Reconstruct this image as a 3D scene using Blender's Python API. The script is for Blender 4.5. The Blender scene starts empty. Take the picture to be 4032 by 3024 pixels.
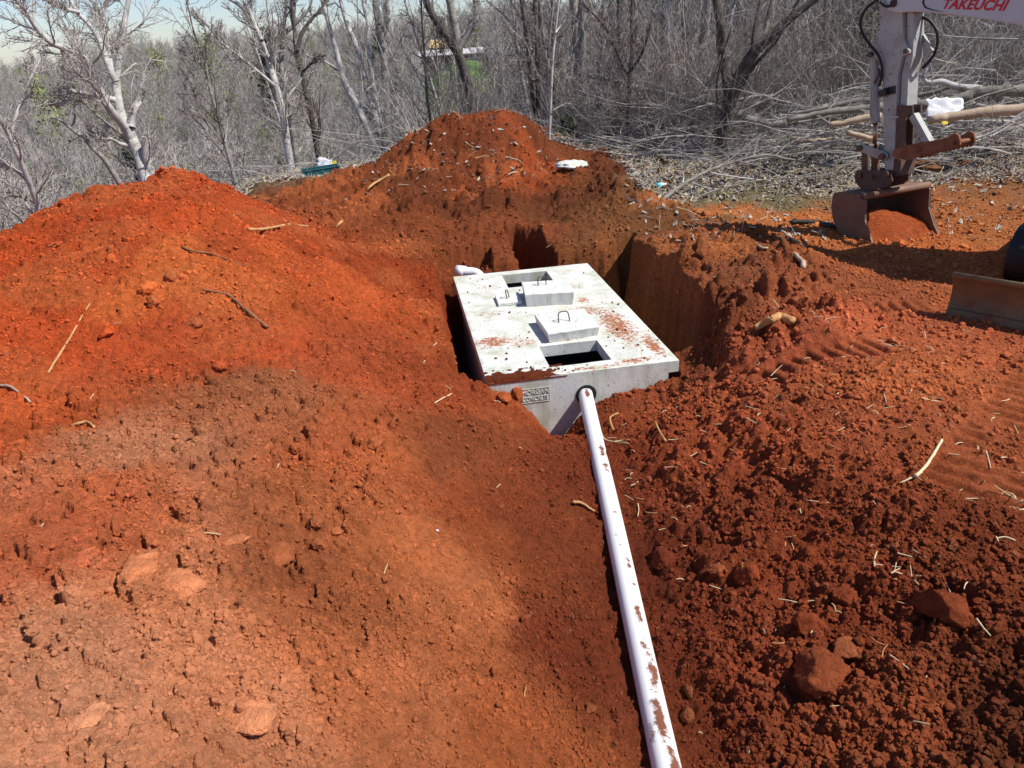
import bpy, math, random
import numpy as np
from mathutils import Vector, Matrix

# ------------------------------------------------------------------ camera, sky, sun, exposure
SC = bpy.context.scene
COL = SC.collection
CAM_H = 2.36
PITCH, ROLL, FPX = math.radians(25.75), math.radians(-3.5), 2850.0
SUN_AZ, SUN_EL = math.radians(-16.0), math.radians(53.0)      # azimuth measured from +X towards +Y
cam_d = bpy.data.cameras.new('camera')
cam = bpy.data.objects.new('camera', cam_d)
COL.objects.link(cam)
cam_d.sensor_width = 36.0
cam_d.lens = FPX / 4032 * 36
cam_d.clip_start, cam_d.clip_end = 0.05, 3000
_r0, _u0, _b0 = Vector((1, 0, 0)), Vector((0, math.sin(PITCH), math.cos(PITCH))), Vector((0, -math.cos(PITCH), math.sin(PITCH)))
_c, _s = math.cos(ROLL), math.sin(ROLL)
_r, _u = _r0 * _c + _u0 * _s, _u0 * _c - _r0 * _s
cam.matrix_world = Matrix(((_r.x, _u.x, _b0.x, 0), (_r.y, _u.y, _b0.y, 0), (_r.z, _u.z, _b0.z, CAM_H), (0, 0, 0, 1)))
SC.camera = cam
sun_dir = Vector((math.cos(SUN_AZ) * math.cos(SUN_EL), math.sin(SUN_AZ) * math.cos(SUN_EL), math.sin(SUN_EL)))
W = bpy.data.worlds.new('World'); SC.world = W; W.use_nodes = True
nt = W.node_tree; nt.nodes.clear()
sky = nt.nodes.new('ShaderNodeTexSky'); sky.sky_type = 'NISHITA'; sky.sun_disc = False
sky.sun_elevation = SUN_EL; sky.sun_rotation = math.atan2(sun_dir.x, sun_dir.y)
sky.dust_density = 0.3; sky.air_density = 1.0; sky.ozone_density = 2.0
bg = nt.nodes.new('ShaderNodeBackground'); bg.inputs['Strength'].default_value = 0.085
wo = nt.nodes.new('ShaderNodeOutputWorld')
hue = nt.nodes.new('ShaderNodeMix'); hue.data_type = 'RGBA'; hue.blend_type = 'MULTIPLY'; hue.inputs[0].default_value = 1; hue.inputs[7].default_value = (.90, .955, 1.12, 1)
nt.links.new(sky.outputs[0], hue.inputs[6]); nt.links.new(hue.outputs[2], bg.inputs[0]); nt.links.new(bg.outputs[0], wo.inputs[0])
sl = bpy.data.lights.new('sun', 'SUN'); sl.energy = 4.4; sl.angle = math.radians(0.5); sl.color = (1, 0.95, 0.87)
so = bpy.data.objects.new('sun', sl); COL.objects.link(so)
so.rotation_euler = sun_dir.to_track_quat('Z', 'Y').to_euler(); so.location = sun_dir * 60
SC.view_settings.view_transform = 'Standard'; SC.view_settings.look = 'None'
SC.view_settings.exposure = 0.5; SC.view_settings.gamma = 1.0; SC.view_settings.use_curve_mapping = False
SC.cycles.max_bounces = 5; SC.cycles.diffuse_bounces = 3; SC.cycles.glossy_bounces = 2
SC.cycles.transparent_max_bounces = 8

# ------------------------------------------------------------------ helpers
RNG = np.random.default_rng(11)
random.seed(5)

def ray(px, py):
    """Direction through a pixel of the 4032 x 3024 photograph (used to find where things stand)."""
    u, v = (px - 2016) / FPX, (1512 - py) / FPX
    u, v = _c * u - _s * v, _s * u + _c * v
    return np.array([u, math.cos(PITCH) + v * math.sin(PITCH), -math.sin(PITCH) + v * math.cos(PITCH)])

def at_z(px, py, z):
    d = ray(px, py); return np.array([0, 0, CAM_H]) + d * ((z - CAM_H) / d[2])

def at_y(px, py, y):
    d = ray(px, py); return np.array([0, 0, CAM_H]) + d * (y / d[1])

def lin(*c):
    return tuple((v / 255 / 12.92 if v / 255 <= 0.04045 else ((v / 255 + 0.055) / 1.055) ** 2.4) for v in c)

def tag(o, label=None, cat=None, group=None, kind=None):
    if label: o['label'] = label
    if cat: o['category'] = cat
    if group: o['group'] = group
    if kind: o['kind'] = kind
    return o

def empty(name, loc, label=None, cat=None, group=None):
    o = bpy.data.objects.new(name, None); COL.objects.link(o); o.location = loc; o.empty_display_size = .1
    return tag(o, label, cat, group)

class MB:
    """Collects vertices and faces in world coordinates; build() links them as one mesh object."""
    def __init__(s): s.v = []; s.f = []; s.n = 0
    def add(s, v, f):
        v = np.asarray(v, float).reshape(-1, 3); s.v.append(v)
        s.f.extend([[i + s.n for i in q] for q in f]); s.n += len(v); return s
    def box(s, lo, hi, M=None):
        x0, y0, z0 = lo; x1, y1, z1 = hi
        v = np.array([(x0,y0,z0),(x1,y0,z0),(x1,y1,z0),(x0,y1,z0),(x0,y0,z1),(x1,y0,z1),(x1,y1,z1),(x0,y1,z1)], float)
        if M is not None: v = M(v)
        return s.add(v, [(0,3,2,1),(4,5,6,7),(0,1,5,4),(1,2,6,5),(2,3,7,6),(3,0,4,7)])
    def prism(s, outline, t0, t1, M):
        """outline of (a, b) points extruded along the third axis from t0 to t1, M maps (a, b, t) to world."""
        n = len(outline)
        v = np.array([(a, b, t0) for a, b in outline] + [(a, b, t1) for a, b in outline], float)
        f = [tuple(range(n)), tuple(range(2 * n - 1, n - 1, -1))] + [(i, i + n, (i + 1) % n + n, (i + 1) % n) for i in range(n)]
        return s.add(M(v), f)
    def tube(s, pts, rad, n=8, caps=True, squash=None):
        p = np.asarray(pts, float); m = len(p)
        r = np.broadcast_to(np.asarray(rad, float), (m,))
        t = np.gradient(p, axis=0); t /= np.linalg.norm(t, axis=1)[:, None] + 1e-12
        ref = np.array([0, 0, 1.]) if abs(t[:, 2]).mean() < .8 else np.array([1., 0, 0])
        a = np.cross(t, ref); a /= np.linalg.norm(a, axis=1)[:, None] + 1e-12
        b = np.cross(t, a)
        th = np.arange(n) * 2 * np.pi / n
        ring = p[:, None, :] + r[:, None, None] * (a[:, None, :] * np.cos(th)[None, :, None] + b[:, None, :] * np.sin(th)[None, :, None])
        f = [(i * n + j, i * n + (j + 1) % n, (i + 1) * n + (j + 1) % n, (i + 1) * n + j) for i in range(m - 1) for j in range(n)]
        if caps and n > 2: f += [tuple(range(n - 1, -1, -1)), tuple((m - 1) * n + j for j in range(n))]
        return s.add(ring.reshape(-1, 3), f)
    def mesh(s, name, mat, smooth=False, origin=None, bevel=None):
        v = np.concatenate(s.v) if s.v else np.zeros((0, 3))
        if origin is not None: v = v - np.asarray(origin)
        me = bpy.data.meshes.new(name); me.from_pydata(v.tolist(), [], s.f); me.update()
        if mat is not None: me.materials.append(mat)
        if smooth: me.polygons.foreach_set('use_smooth', [True] * len(me.polygons))
        return me
    def build(s, name, mat, parent=None, smooth=False, bevel=None):
        """With a parent the mesh is stored relative to the parent's location; without, its origin is its base."""
        v = np.concatenate(s.v)
        org = np.array(parent['_o']) if parent is not None and '_o' in parent else (np.array([v[:, 0].mean(), v[:, 1].mean(), v[:, 2].min()]) if parent is None else np.zeros(3))
        me = s.mesh(name, mat, smooth, org)
        o = bpy.data.objects.new(name, me); COL.objects.link(o)
        if parent is not None:
            o.parent = parent; o['_o'] = org.tolist()
            if parent.type == 'MESH': pass
        else:
            o.location = org; o['_o'] = org.tolist()
        if bevel:
            b = o.modifiers.new('bevel', 'BEVEL'); b.width = bevel; b.segments = 2; b.limit_method = 'ANGLE'; b.angle_limit = math.radians(35)
        return o

def root(name, loc, label, cat, group=None):
    o = empty(name, loc, label, cat, group); o['_o'] = [float(c) for c in loc]; return o

def dup(o, parent=None):
    c = o.copy(); COL.objects.link(c)
    if parent is not None: c.parent = parent
    for ch in o.children: dup(ch, c)
    return c

def smooth_path(pts, k=4):
    """Catmull-Rom through the points."""
    p = np.asarray(pts, float)
    q = np.vstack([2 * p[0] - p[1], p, 2 * p[-1] - p[-2]]); out = []
    for i in range(1, len(q) - 2):
        for t in np.arange(k) / k:
            a, b, c, d = q[i - 1], q[i], q[i + 1], q[i + 2]
            out.append(.5 * ((2 * b) + (-a + c) * t + (2 * a - 5 * b + 4 * c - d) * t * t + (-a + 3 * b - 3 * c + d) * t ** 3))
    out.append(p[-1]); return np.array(out)

# ---- noise on arrays
def _hash(ix, iy, seed):
    h = (ix.astype(np.int64) * 374761393 + iy.astype(np.int64) * 668265263 + seed * 1442695041) & 0xffffffff
    h = ((h ^ (h >> 13)) * 1274126177) & 0xffffffff
    h = ((h ^ (h >> 16)) * 2246822519) & 0xffffffff
    return (h ^ (h >> 15)).astype(np.float64) / 4294967295.0

def vnoise(x, y, seed=0):
    ix, iy = np.floor(x), np.floor(y); fx, fy = x - ix, y - iy
    ux, uy = fx * fx * (3 - 2 * fx), fy * fy * (3 - 2 * fy)
    a, b, c, d = _hash(ix, iy, seed), _hash(ix + 1, iy, seed), _hash(ix, iy + 1, seed), _hash(ix + 1, iy + 1, seed)
    return (a * (1 - ux) + b * ux) * (1 - uy) + (c * (1 - ux) + d * ux) * uy

def fbm(x, y, octv=4, seed=0, gain=.5):
    s, a, t = 0, 1., 0
    for i in range(octv):
        s = s + a * vnoise(x * 2 ** i + 17.3 * i, y * 2 ** i - 9.1 * i, seed + i); t += a; a *= gain
    return s / t

def clods(x, y, size, seed, dens=.7, sharp=2.0, flat=False):
    """Rounded or plate-like lumps, one per cell: returns height 0..1."""
    X, Y = x / size, y / size; ix, iy = np.floor(X), np.floor(Y); out = np.zeros_like(x)
    for dx in (-1, 0, 1):
        for dy in (-1, 0, 1):
            jx, jy = ix + dx, iy + dy
            px_, py_ = jx + .15 + .7 * _hash(jx, jy, seed), jy + .15 + .7 * _hash(jx, jy, seed + 1)
            rad = .28 + .5 * _hash(jx, jy, seed + 2); on = _hash(jx, jy, seed + 3) < dens
            an = _hash(jx, jy, seed + 4) * 6.28; st = .7 + .6 * _hash(jx, jy, seed + 5)
            ddx, ddy = X - px_, Y - py_
            rx, ry = (ddx * np.cos(an) + ddy * np.sin(an)) * st, (-ddx * np.sin(an) + ddy * np.cos(an)) / st
            q = np.clip(1 - (rx * rx + ry * ry) / rad ** 2, 0, 1)
            hgt = (np.minimum(q * 4, 1) * (.6 + .4 * _hash(jx, jy, seed + 6)) if flat else np.sqrt(q) * rad * 1.3)
            out = np.maximum(out, np.where(on, hgt, 0))
    return out

def sstep(a, b, x):
    t = np.clip((x - a) / (b - a), 0, 1); return t * t * (3 - 2 * t)

# ------------------------------------------------------------------ materials
def mat(name, base, rough=.8, metal=0., var=None, scale=6., bump=0., bscale=40., spec=.3, attr=None, detail=6., nonce=None):
    m = bpy.data.materials.new(name); m.use_nodes = True; t = m.node_tree; L = t.links.new; N = t.nodes.new
    b = t.nodes['Principled BSDF']; b.inputs['Roughness'].default_value = rough; b.inputs['Metallic'].default_value = metal
    b.inputs['Specular IOR Level'].default_value = spec
    b.inputs['Base Color'].default_value = (*base, 1)
    co = N('ShaderNodeTexCoord')
    src = None
    if attr:
        at = N('ShaderNodeAttribute'); at.attribute_name = attr[0]; at.attribute_type = attr[1]; src = at.outputs['Color']
    if var:
        nz = N('ShaderNodeTexNoise'); nz.inputs['Scale'].default_value = scale; nz.inputs['Detail'].default_value = detail; nz.inputs['Roughness'].default_value = .65
        L(co.outputs['Object'], nz.inputs['Vector'])
        rp = N('ShaderNodeValToRGB'); rp.color_ramp.elements[0].position = .35; rp.color_ramp.elements[1].position = .66
        L(nz.outputs['Fac'], rp.inputs[0])
        if src is None:
            rp.color_ramp.elements[0].color = (*base, 1); rp.color_ramp.elements[1].color = (*var, 1); src = rp.outputs[0]
        else:
            rp.color_ramp.elements[0].color = (*([var[0]] * 3), 1); rp.color_ramp.elements[1].color = (*([var[1]] * 3), 1)
            mx = N('ShaderNodeMix'); mx.data_type = 'RGBA'; mx.blend_type = 'MULTIPLY'; mx.inputs[0].default_value = 1
            L(src, mx.inputs[6]); L(rp.outputs[0], mx.inputs[7]); src = mx.outputs[2]
    if src is not None: L(src, b.inputs['Base Color'])
    if bump:
        n2 = N('ShaderNodeTexNoise'); n2.inputs['Scale'].default_value = bscale; n2.inputs['Detail'].default_value = 8; n2.inputs['Roughness'].default_value = .7
        L(co.outputs['Object'], n2.inputs['Vector'])
        bp = N('ShaderNodeBump'); bp.inputs['Strength'].default_value = 1; bp.inputs['Distance'].default_value = bump
        L(n2.outputs['Fac'], bp.inputs['Height']); L(bp.outputs[0], b.inputs['Normal'])
    return m

def overlay(m, col, scale, lo, hi, rough=None, stretch=(1, 1, 1), detail=7., mask=None, off=0.):
    """Adds stains, chips or dust of another colour over a material: noise thresholded between lo and hi."""
    t = m.node_tree; L = t.links.new; N = t.nodes.new; b = t.nodes['Principled BSDF']
    co = N('ShaderNodeTexCoord'); mp = N('ShaderNodeMapping'); mp.inputs['Scale'].default_value = stretch; mp.inputs['Location'].default_value = (off, off * .7, off * 1.3)
    L(co.outputs['Object'], mp.inputs[0])
    nz = N('ShaderNodeTexNoise'); nz.inputs['Scale'].default_value = scale; nz.inputs['Detail'].default_value = detail; nz.inputs['Roughness'].default_value = .7
    L(mp.outputs[0], nz.inputs['Vector'])
    val = nz.outputs['Fac']
    if mask is not None:
        at = N('ShaderNodeAttribute'); at.attribute_name = mask[0]; at.attribute_type = 'GEOMETRY'
        ma = N('ShaderNodeMath'); ma.operation = 'MULTIPLY_ADD'; ma.inputs[1].default_value = mask[1]
        L(at.outputs['Fac'], ma.inputs[0]); L(val, ma.inputs[2]); val = ma.outputs[0]
    mr = N('ShaderNodeMapRange'); mr.inputs[1].default_value = lo; mr.inputs[2].default_value = hi
    L(val, mr.inputs[0])
    mx = N('ShaderNodeMix'); mx.data_type = 'RGBA'; L(mr.outputs[0], mx.inputs[0])
    bc = b.inputs['Base Color']
    if bc.is_linked: L(bc.links[0].from_socket, mx.inputs[6])
    else: mx.inputs[6].default_value = bc.default_value
    mx.inputs[7].default_value = (*col, 1); L(mx.outputs[2], bc)
    if rough is not None:
        m2 = N('ShaderNodeMix'); m2.data_type = 'FLOAT'; L(mr.outputs[0], m2.inputs[0]); m2.inputs[2].default_value = b.inputs['Roughness'].default_value; m2.inputs[3].default_value = rough
        L(m2.outputs[0], b.inputs['Roughness'])
    return m

RED = (.2, .055, .022)
M = {}
M['soil'] = mat('soil', RED, .95, attr=('tint', 'GEOMETRY'), var=(.70, 1.24), scale=26, bump=.05, bscale=62, spec=.1, detail=12)
M['crumb'] = mat('crumb_soil', RED, .95, attr=('tint', 'INSTANCER'), var=(.8, 1.2), scale=30, bump=.01, bscale=60, spec=.1)
M['clod'] = mat('clod_soil', (.17, .05, .022), .95, var=(.26, .085, .04), scale=9, bump=.012, bscale=60, spec=.1)
M['clod_pale'] = mat('clod_dry_soil', (.33, .125, .06), .95, var=(.45, .18, .09), scale=9, bump=.01, bscale=60, spec=.1)
M['clod_orange'] = mat('clod_orange_stone', (.42, .12, .04), .9, var=(.55, .2, .08), scale=9, bump=.008, bscale=50, spec=.15)
M['ochre'] = mat('ochre_stone', (.5, .3, .08), .9, var=(.62, .42, .18), scale=12, bump=.006, bscale=40)
M['concrete'] = mat('concrete', (.575, .58, .53), .85, var=(.68, .685, .65), scale=5, bump=.003, bscale=90, spec=.25)
overlay(M['concrete'], (.40, .42, .31), 5.0, .46, .68, stretch=(1.2, 1.2, .5))
overlay(M['concrete'], (.26, .24, .21), 50, .60, .66, off=3)
overlay(M['concrete'], (.36, .20, .13), 30, .61, .67, off=13)
overlay(M['concrete'], (.33, .12, .055), 34, .68, .80, rough=.95, mask=('dust', .42), detail=12)
M['lid_concrete'] = mat('lid_concrete', (.55, .56, .52), .85, var=(.66, .67, .64), scale=7, bump=.003, bscale=90, spec=.25)
overlay(M['lid_concrete'], (.34, .35, .29), 9, .55, .75, stretch=(2, 2, .3))
overlay(M['lid_concrete'], (.42, .17, .08), 11, .62, .72, detail=9)
M['shade_dark'] = mat('shade_dark_concrete', (.06, .062, .055), .8)  # concrete darkened so that its colour holds the shade inside the tank
M['rock'] = mat('soil_rock', RED, .95, attr=('tint', 'GEOMETRY'), var=(.72, 1.24), scale=22, bump=.03, bscale=70, spec=.1, detail=10)
M['rebar'] = mat('rebar', (.09, .065, .055), .7, .5, var=(.16, .09, .06), scale=60)
M['rubber'] = mat('black_rubber', (.015, .015, .016), .6, bump=.001, bscale=80)
M['pvc'] = mat('white_pvc', (.80, .80, .80), .35, var=(.76, .76, .755), scale=4, spec=.5)
overlay(M['pvc'], (.62, .53, .36), 4, .58, .8, stretch=(1, 1, 1), off=5)
overlay(M['pvc'], (.17, .06, .03), 24, .80, .95, rough=.95, mask=('dust', .52), detail=9)
M['paint'] = mat('worn_white_paint', (.42, .44, .41), .45, var=(.33, .345, .33), scale=4, bump=.0015, bscale=50, spec=.4)
overlay(M['paint'], (.045, .035, .03), 16, .61, .64, rough=.8, stretch=(1, 1, .7))
overlay(M['paint'], (.24, .18, .13), 4, .48, .78, rough=.9, off=8)
M['boom_paint'] = mat('white_boom_paint', (.50, .54, .55), .4, var=(.45, .485, .50), scale=3, spec=.4)
overlay(M['boom_paint'], (.25, .2, .17), 5, .72, .9, off=2)
M['red_decal'] = mat('red_decal', (.55, .02, .03), .5)
M['steel'] = mat('muddy_steel', (.09, .065, .052), .65, .4, var=(.17, .11, .075), scale=7, bump=.002, bscale=40)
overlay(M['steel'], (.24, .1, .05), 5, .5, .72, rough=.95, off=4)
M['bucket'] = mat('rusty_bucket_steel', (.15, .095, .07), .6, .3, var=(.24, .14, .09), scale=5, bump=.002, bscale=30)
overlay(M['bucket'], (.28, .11, .05), 3.4, .52, .7, rough=.95, off=7)
M['thumb'] = mat('rusty_thumb_steel', (.17, .07, .035), .75, .2, var=(.28, .12, .06), scale=8, bump=.002, bscale=40)
M['tooth'] = mat('worn_bright_steel', (.62, .60, .58), .35, .7, var=(.45, .43, .41), scale=14)
M['chrome'] = mat('cylinder_rod', (.5, .3, .22), .25, .9)
M['blade'] = mat('muddy_blade_steel', (.16, .11, .06), .6, .3, var=(.25, .16, .07), scale=5, bump=.002, bscale=30)
overlay(M['blade'], (.05, .04, .035), 6, .56, .7, off=1, stretch=(1, 1, .5))
overlay(M['blade'], (.22, .09, .045), 4, .56, .66, rough=.95, off=9)
M['hose'] = mat('hydraulic_hose', (.02, .02, .021), .5, bump=.001, bscale=120)
M['dark'] = mat('dark_grey_plastic', (.03, .03, .032), .5)
M['glass'] = mat('cab_glass', (.03, .035, .04), .08, spec=.6)
M['bark'] = mat('grey_bark', (.17, .155, .135), .95, var=(.34, .32, .29), scale=9, bump=.012, bscale=28, spec=.1)
M['bark_pale'] = mat('pale_bark', (.33, .315, .29), .95, var=(.56, .55, .52), scale=7, bump=.010, bscale=26, spec=.1)
overlay(M['bark_pale'], (.12, .11, .095), 8, .58, .68)
M['bark_dark'] = mat('dark_bark', (.05, .042, .036), .95, var=(.12, .105, .09), scale=8, bump=.012, bscale=24, spec=.1)
overlay(M['bark_dark'], (.2, .2, .17), 11, .62, .7)
M['twig'] = mat('grey_twigs', (.20, .18, .16), .95, var=(.54, .50, .455), scale=2.5, spec=.1)
M['twig_dark'] = mat('brown_twigs', (.15, .125, .108), .95, var=(.29, .25, .22), scale=2.5, spec=.1)
M['twig_far'] = mat('far_twigs', (.27, .24, .215), .95, var=(.40, .365, .33), scale=.35, spec=.05)
M['bud'] = mat('spring_buds', (.20, .25, .08), .9, var=(.32, .34, .13), scale=.5, spec=.1)
M['needle'] = mat('pine_needles', (.045, .06, .028), .9, var=(.085, .1, .045), scale=1.5, spec=.1)
M['dead_leaf'] = mat('dead_leaves', (.27, .22, .17), .9, var=(.58, .52, .44), scale=3, spec=.1)
M['brown_leaf'] = mat('withered_leaves', (.09, .06, .045), .9, var=(.16, .1, .07), scale=3, spec=.1)
M['straw'] = mat('straw', (.52, .40, .22), .8, var=(.68, .57, .36), scale=9, spec=.2)
M['root'] = mat('orange_root', (.38, .19, .075), .85, var=(.55, .32, .14), scale=12, bump=.004, bscale=40, spec=.15)
M['root_dark'] = mat('dirty_root', (.16, .075, .04), .9, var=(.28, .14, .075), scale=12, bump=.004, bscale=40, spec=.1)
M['log'] = mat('grey_log_bark', (.14, .125, .105), .95, var=(.27, .25, .215), scale=6, bump=.008, bscale=30, spec=.1)
M['split'] = mat('weathered_split_wood', (.30, .22, .15), .9, var=(.46, .36, .27), scale=5, bump=.006, bscale=26, spec=.1)
M['char'] = mat('wet_black_bark', (.018, .014, .012), .6, var=(.035, .028, .022), scale=14, bump=.005, bscale=40)
M['plastic_white'] = mat('white_plastic_sheet', (.75, .76, .78), .4, var=(.62, .63, .66), scale=12, bump=.006, bscale=18)
M['teal'] = mat('teal_plastic', (.02, .085, .10), .4, var=(.03, .12, .14), scale=9)
M['cyan'] = mat('cyan_label', (.05, .45, .55), .5)
M['yellow'] = mat('yellow_scrap', (.65, .48, .04), .6)
M['roof'] = mat('metal_roof', (.62, .60, .60), .5, var=(.54, .52, .53), scale=.4)
M['brick'] = mat('red_brick_wall', (.20, .12, .10), .9, var=(.27, .16, .13), scale=1.2)
M['tan_wall'] = mat('tan_house_wall', (.60, .42, .2), .9)
M['lawn'] = mat('spring_lawn', (.075, .15, .03), .95, var=(.11, .2, .045), scale=.25, spec=.1)
M['valley'] = mat('leafy_valley_floor', (.20, .17, .145), .98, var=(.30, .265, .23), scale=.12, bump=.3, bscale=.7, spec=.05)
# ------------------------------------------------------------------ the ground
TANK_O = at_z(1919, 1509, 0.); _x = at_z(2675, 1417, 0.) - TANK_O; TANK_W = float(np.linalg.norm(_x)); TX = _x / TANK_W
TY = np.array([-TX[1], TX[0], 0.]); TANK_L = 2.80
PIPE0, PIPE1 = at_z(2304, 1547, -.20), at_z(2620, 3000, -.17)
PIPE_D = PIPE1 - PIPE0
GZ = .25                                                       # the level the excavator stands on

ctrl_px_z = [  # pixel of the photograph, height of the soil there
 (0,3000,.72),(700,3000,.62),(1400,3000,.42),(1900,3000,.12),(2350,3000,-.13),(3000,3000,.02),(3500,3000,.14),(4000,3000,.22),
 (0,2500,.75),(700,2500,.68),(1300,2500,.5),(1700,2500,.24),(2100,2500,-.02),(2350,2500,-.16),(2800,2500,-.06),(3300,2500,.12),(4000,2500,.24),
 (0,2000,.76),(600,2000,.70),(1100,2000,.58),(1500,2000,.38),(1900,2000,.1),(2150,2000,-.12),(2700,2000,-.03),(3200,2000,.18),(4000,2000,.26),
 (0,1650,.74),(600,1600,.68),(1100,1600,.55),(1500,1600,.38),(1780,1580,.14),(2050,1680,-.14),(2560,1640,-.24),(2690,1520,-.19),(2800,1480,-.08),(2980,1480,.12),(3400,1500,.26),(4000,1600,.27),
 (0,1350,.78),(500,1300,.78),(1000,1300,.62),(1400,1300,.36),(1720,1300,.05),(1850,1500,.0),
 (0,1120,.90),(400,1050,.98),(750,1000,1.0),(1100,1020,.76),(1450,1050,.36),(1700,1120,.08),
 (700,850,1.14),(1000,900,.86),(1250,930,.5),
 (1200,800,.3),(1350,770,.34),(1500,850,.28),(1650,950,.26),(1900,880,.28),(2060,1010,.07),(2260,960,.13),(2300,900,.25),(2540,900,.27),
 (1240,715,.32),(1400,690,.38),(2800,860,.28),(3100,800,.27),(3400,820,.25),(3900,900,.25),(3700,1120,.25),(3400,650,.33),(4000,640,.4),(3000,700,.3),
 (2640,1000,.30),(2780,1080,.30),(2860,1180,.30),(3000,1250,.27),(3300,1250,.25),
 (1900,790,.34),(2250,800,.34),(2500,780,.36),(2420,660,.52),(2350,720,.46),(2650,720,.34)]
ctrl_px_y = [(0,960,6.3),(180,872,6.6),(350,790,7.0),(470,775,7.1),(600,770,7.2),(690,700,7.3),(860,745,7.6),(1000,800,8.0),(1000,738,13.0),(1400,668,13.),(1560,645,12.8),
 (1640,560,11.8),(1700,500,11.9),(1750,470,12.),(1850,500,12.0),(1990,436,12.),(2050,475,12.),(2130,535,12.),(2240,600,12.),(1850,600,11.3),(2100,640,11.2),(1650,680,11.2)]
ctrl_w = [(-4.4,9.2,.25),(-6.5,8.2,-.1),(-6.2,5.2,.55),(-9,12,-1.6),(-3.2,9.8,.3),(-6,12,-.5),(-4,15.5,-.5),(-7,17,-3.0),(-1.5,14.5,.25),(-2,18,-1.6),(1,14,.45),(2,19,.3),
 (-12,6,-1.),(-8,2,.2),(-4,0,.7),(0,-.5,.72),(3,0,.3),(7,2,.25),(8,8,.25),(10,14,.5),(14,20,.9),(6,17,.5),(6,25,.5),(0,25,-3.),(-12,20,-5.5),(20,10,.6),(-2,4,.63)]
_cp = [(*at_z(x, y, z)[:2], z) for x, y, z in ctrl_px_z] + [tuple(at_y(x, y, d)) for x, y, d in ctrl_px_y] + ctrl_w
_cp = np.array([tuple(float(q) for q in c) for c in _cp])

def _tps_fit(P, Z, lam):
    d = np.linalg.norm(P[:, None] - P[None], axis=2); K = np.where(d > 0, d * d * np.log(d + 1e-12), 0)
    n = len(P); A = np.zeros((n + 3, n + 3)); A[:n, :n] = K + lam * np.eye(n); A[:n, n] = 1; A[:n, n + 1:] = P; A[n, :n] = 1; A[n + 1:, :n] = P.T
    return np.linalg.solve(A, np.concatenate([Z, np.zeros(3)]))
_w = _tps_fit(_cp[:, :2], _cp[:, 2], .02)

def _tps(x, y):
    out = np.empty(x.size); xf, yf = x.ravel(), y.ravel(); n = len(_cp)
    for i in range(0, x.size, 40000):
        d2 = (xf[i:i + 40000, None] - _cp[None, :, 0]) ** 2 + (yf[i:i + 40000, None] - _cp[None, :, 1]) ** 2
        out[i:i + 40000] = .5 * (d2 * np.log(d2 + 1e-18)) @ _w[:n] + _w[n] + _w[n + 1] * xf[i:i + 40000] + _w[n + 2] * yf[i:i + 40000]
    return out.reshape(x.shape)

HOUSE_RISE = 17.8
def far_height(x, y):
    r = np.hypot(x, y); phi = np.degrees(np.arctan2(x, np.maximum(y, 1e-6)))
    D = 27 - 22 * sstep(-12, 24, phi)
    prof = np.interp(r, [0, 14, 20, 40, 75, 150, 230, 330, 480, 700, 1100], [0, 0, -.12, -.62, -1., -.80, -.42, -.02, .02, -.3, -1.])
    z = .3 + D * prof + (fbm(x / 60, y / 60, 3, 5) - .5) * 7 * sstep(40, 120, r)
    z = z - (4.5 - 3.0 * sstep(-10, 6, phi) + 8.0 * sstep(-20, -34, phi)) * sstep(120, 300, r)
    z = z + HOUSE_RISE * np.exp(-((phi + 2.5) / 6) ** 2 - ((r - 142) / 46) ** 2)
    return z

def soft_height(x, y):
    r = np.hypot(x, y); k = sstep(13, 26, r)
    near = np.clip(_tps(x, y), -9, 2.0)
    return near * (1 - k) + far_height(x, y) * k

def tank_xy(x, y):
    dx, dy = x - TANK_O[0], y - TANK_O[1]
    return dx * TX[0] + dy * TX[1], dx * TY[0] + dy * TY[1]

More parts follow.
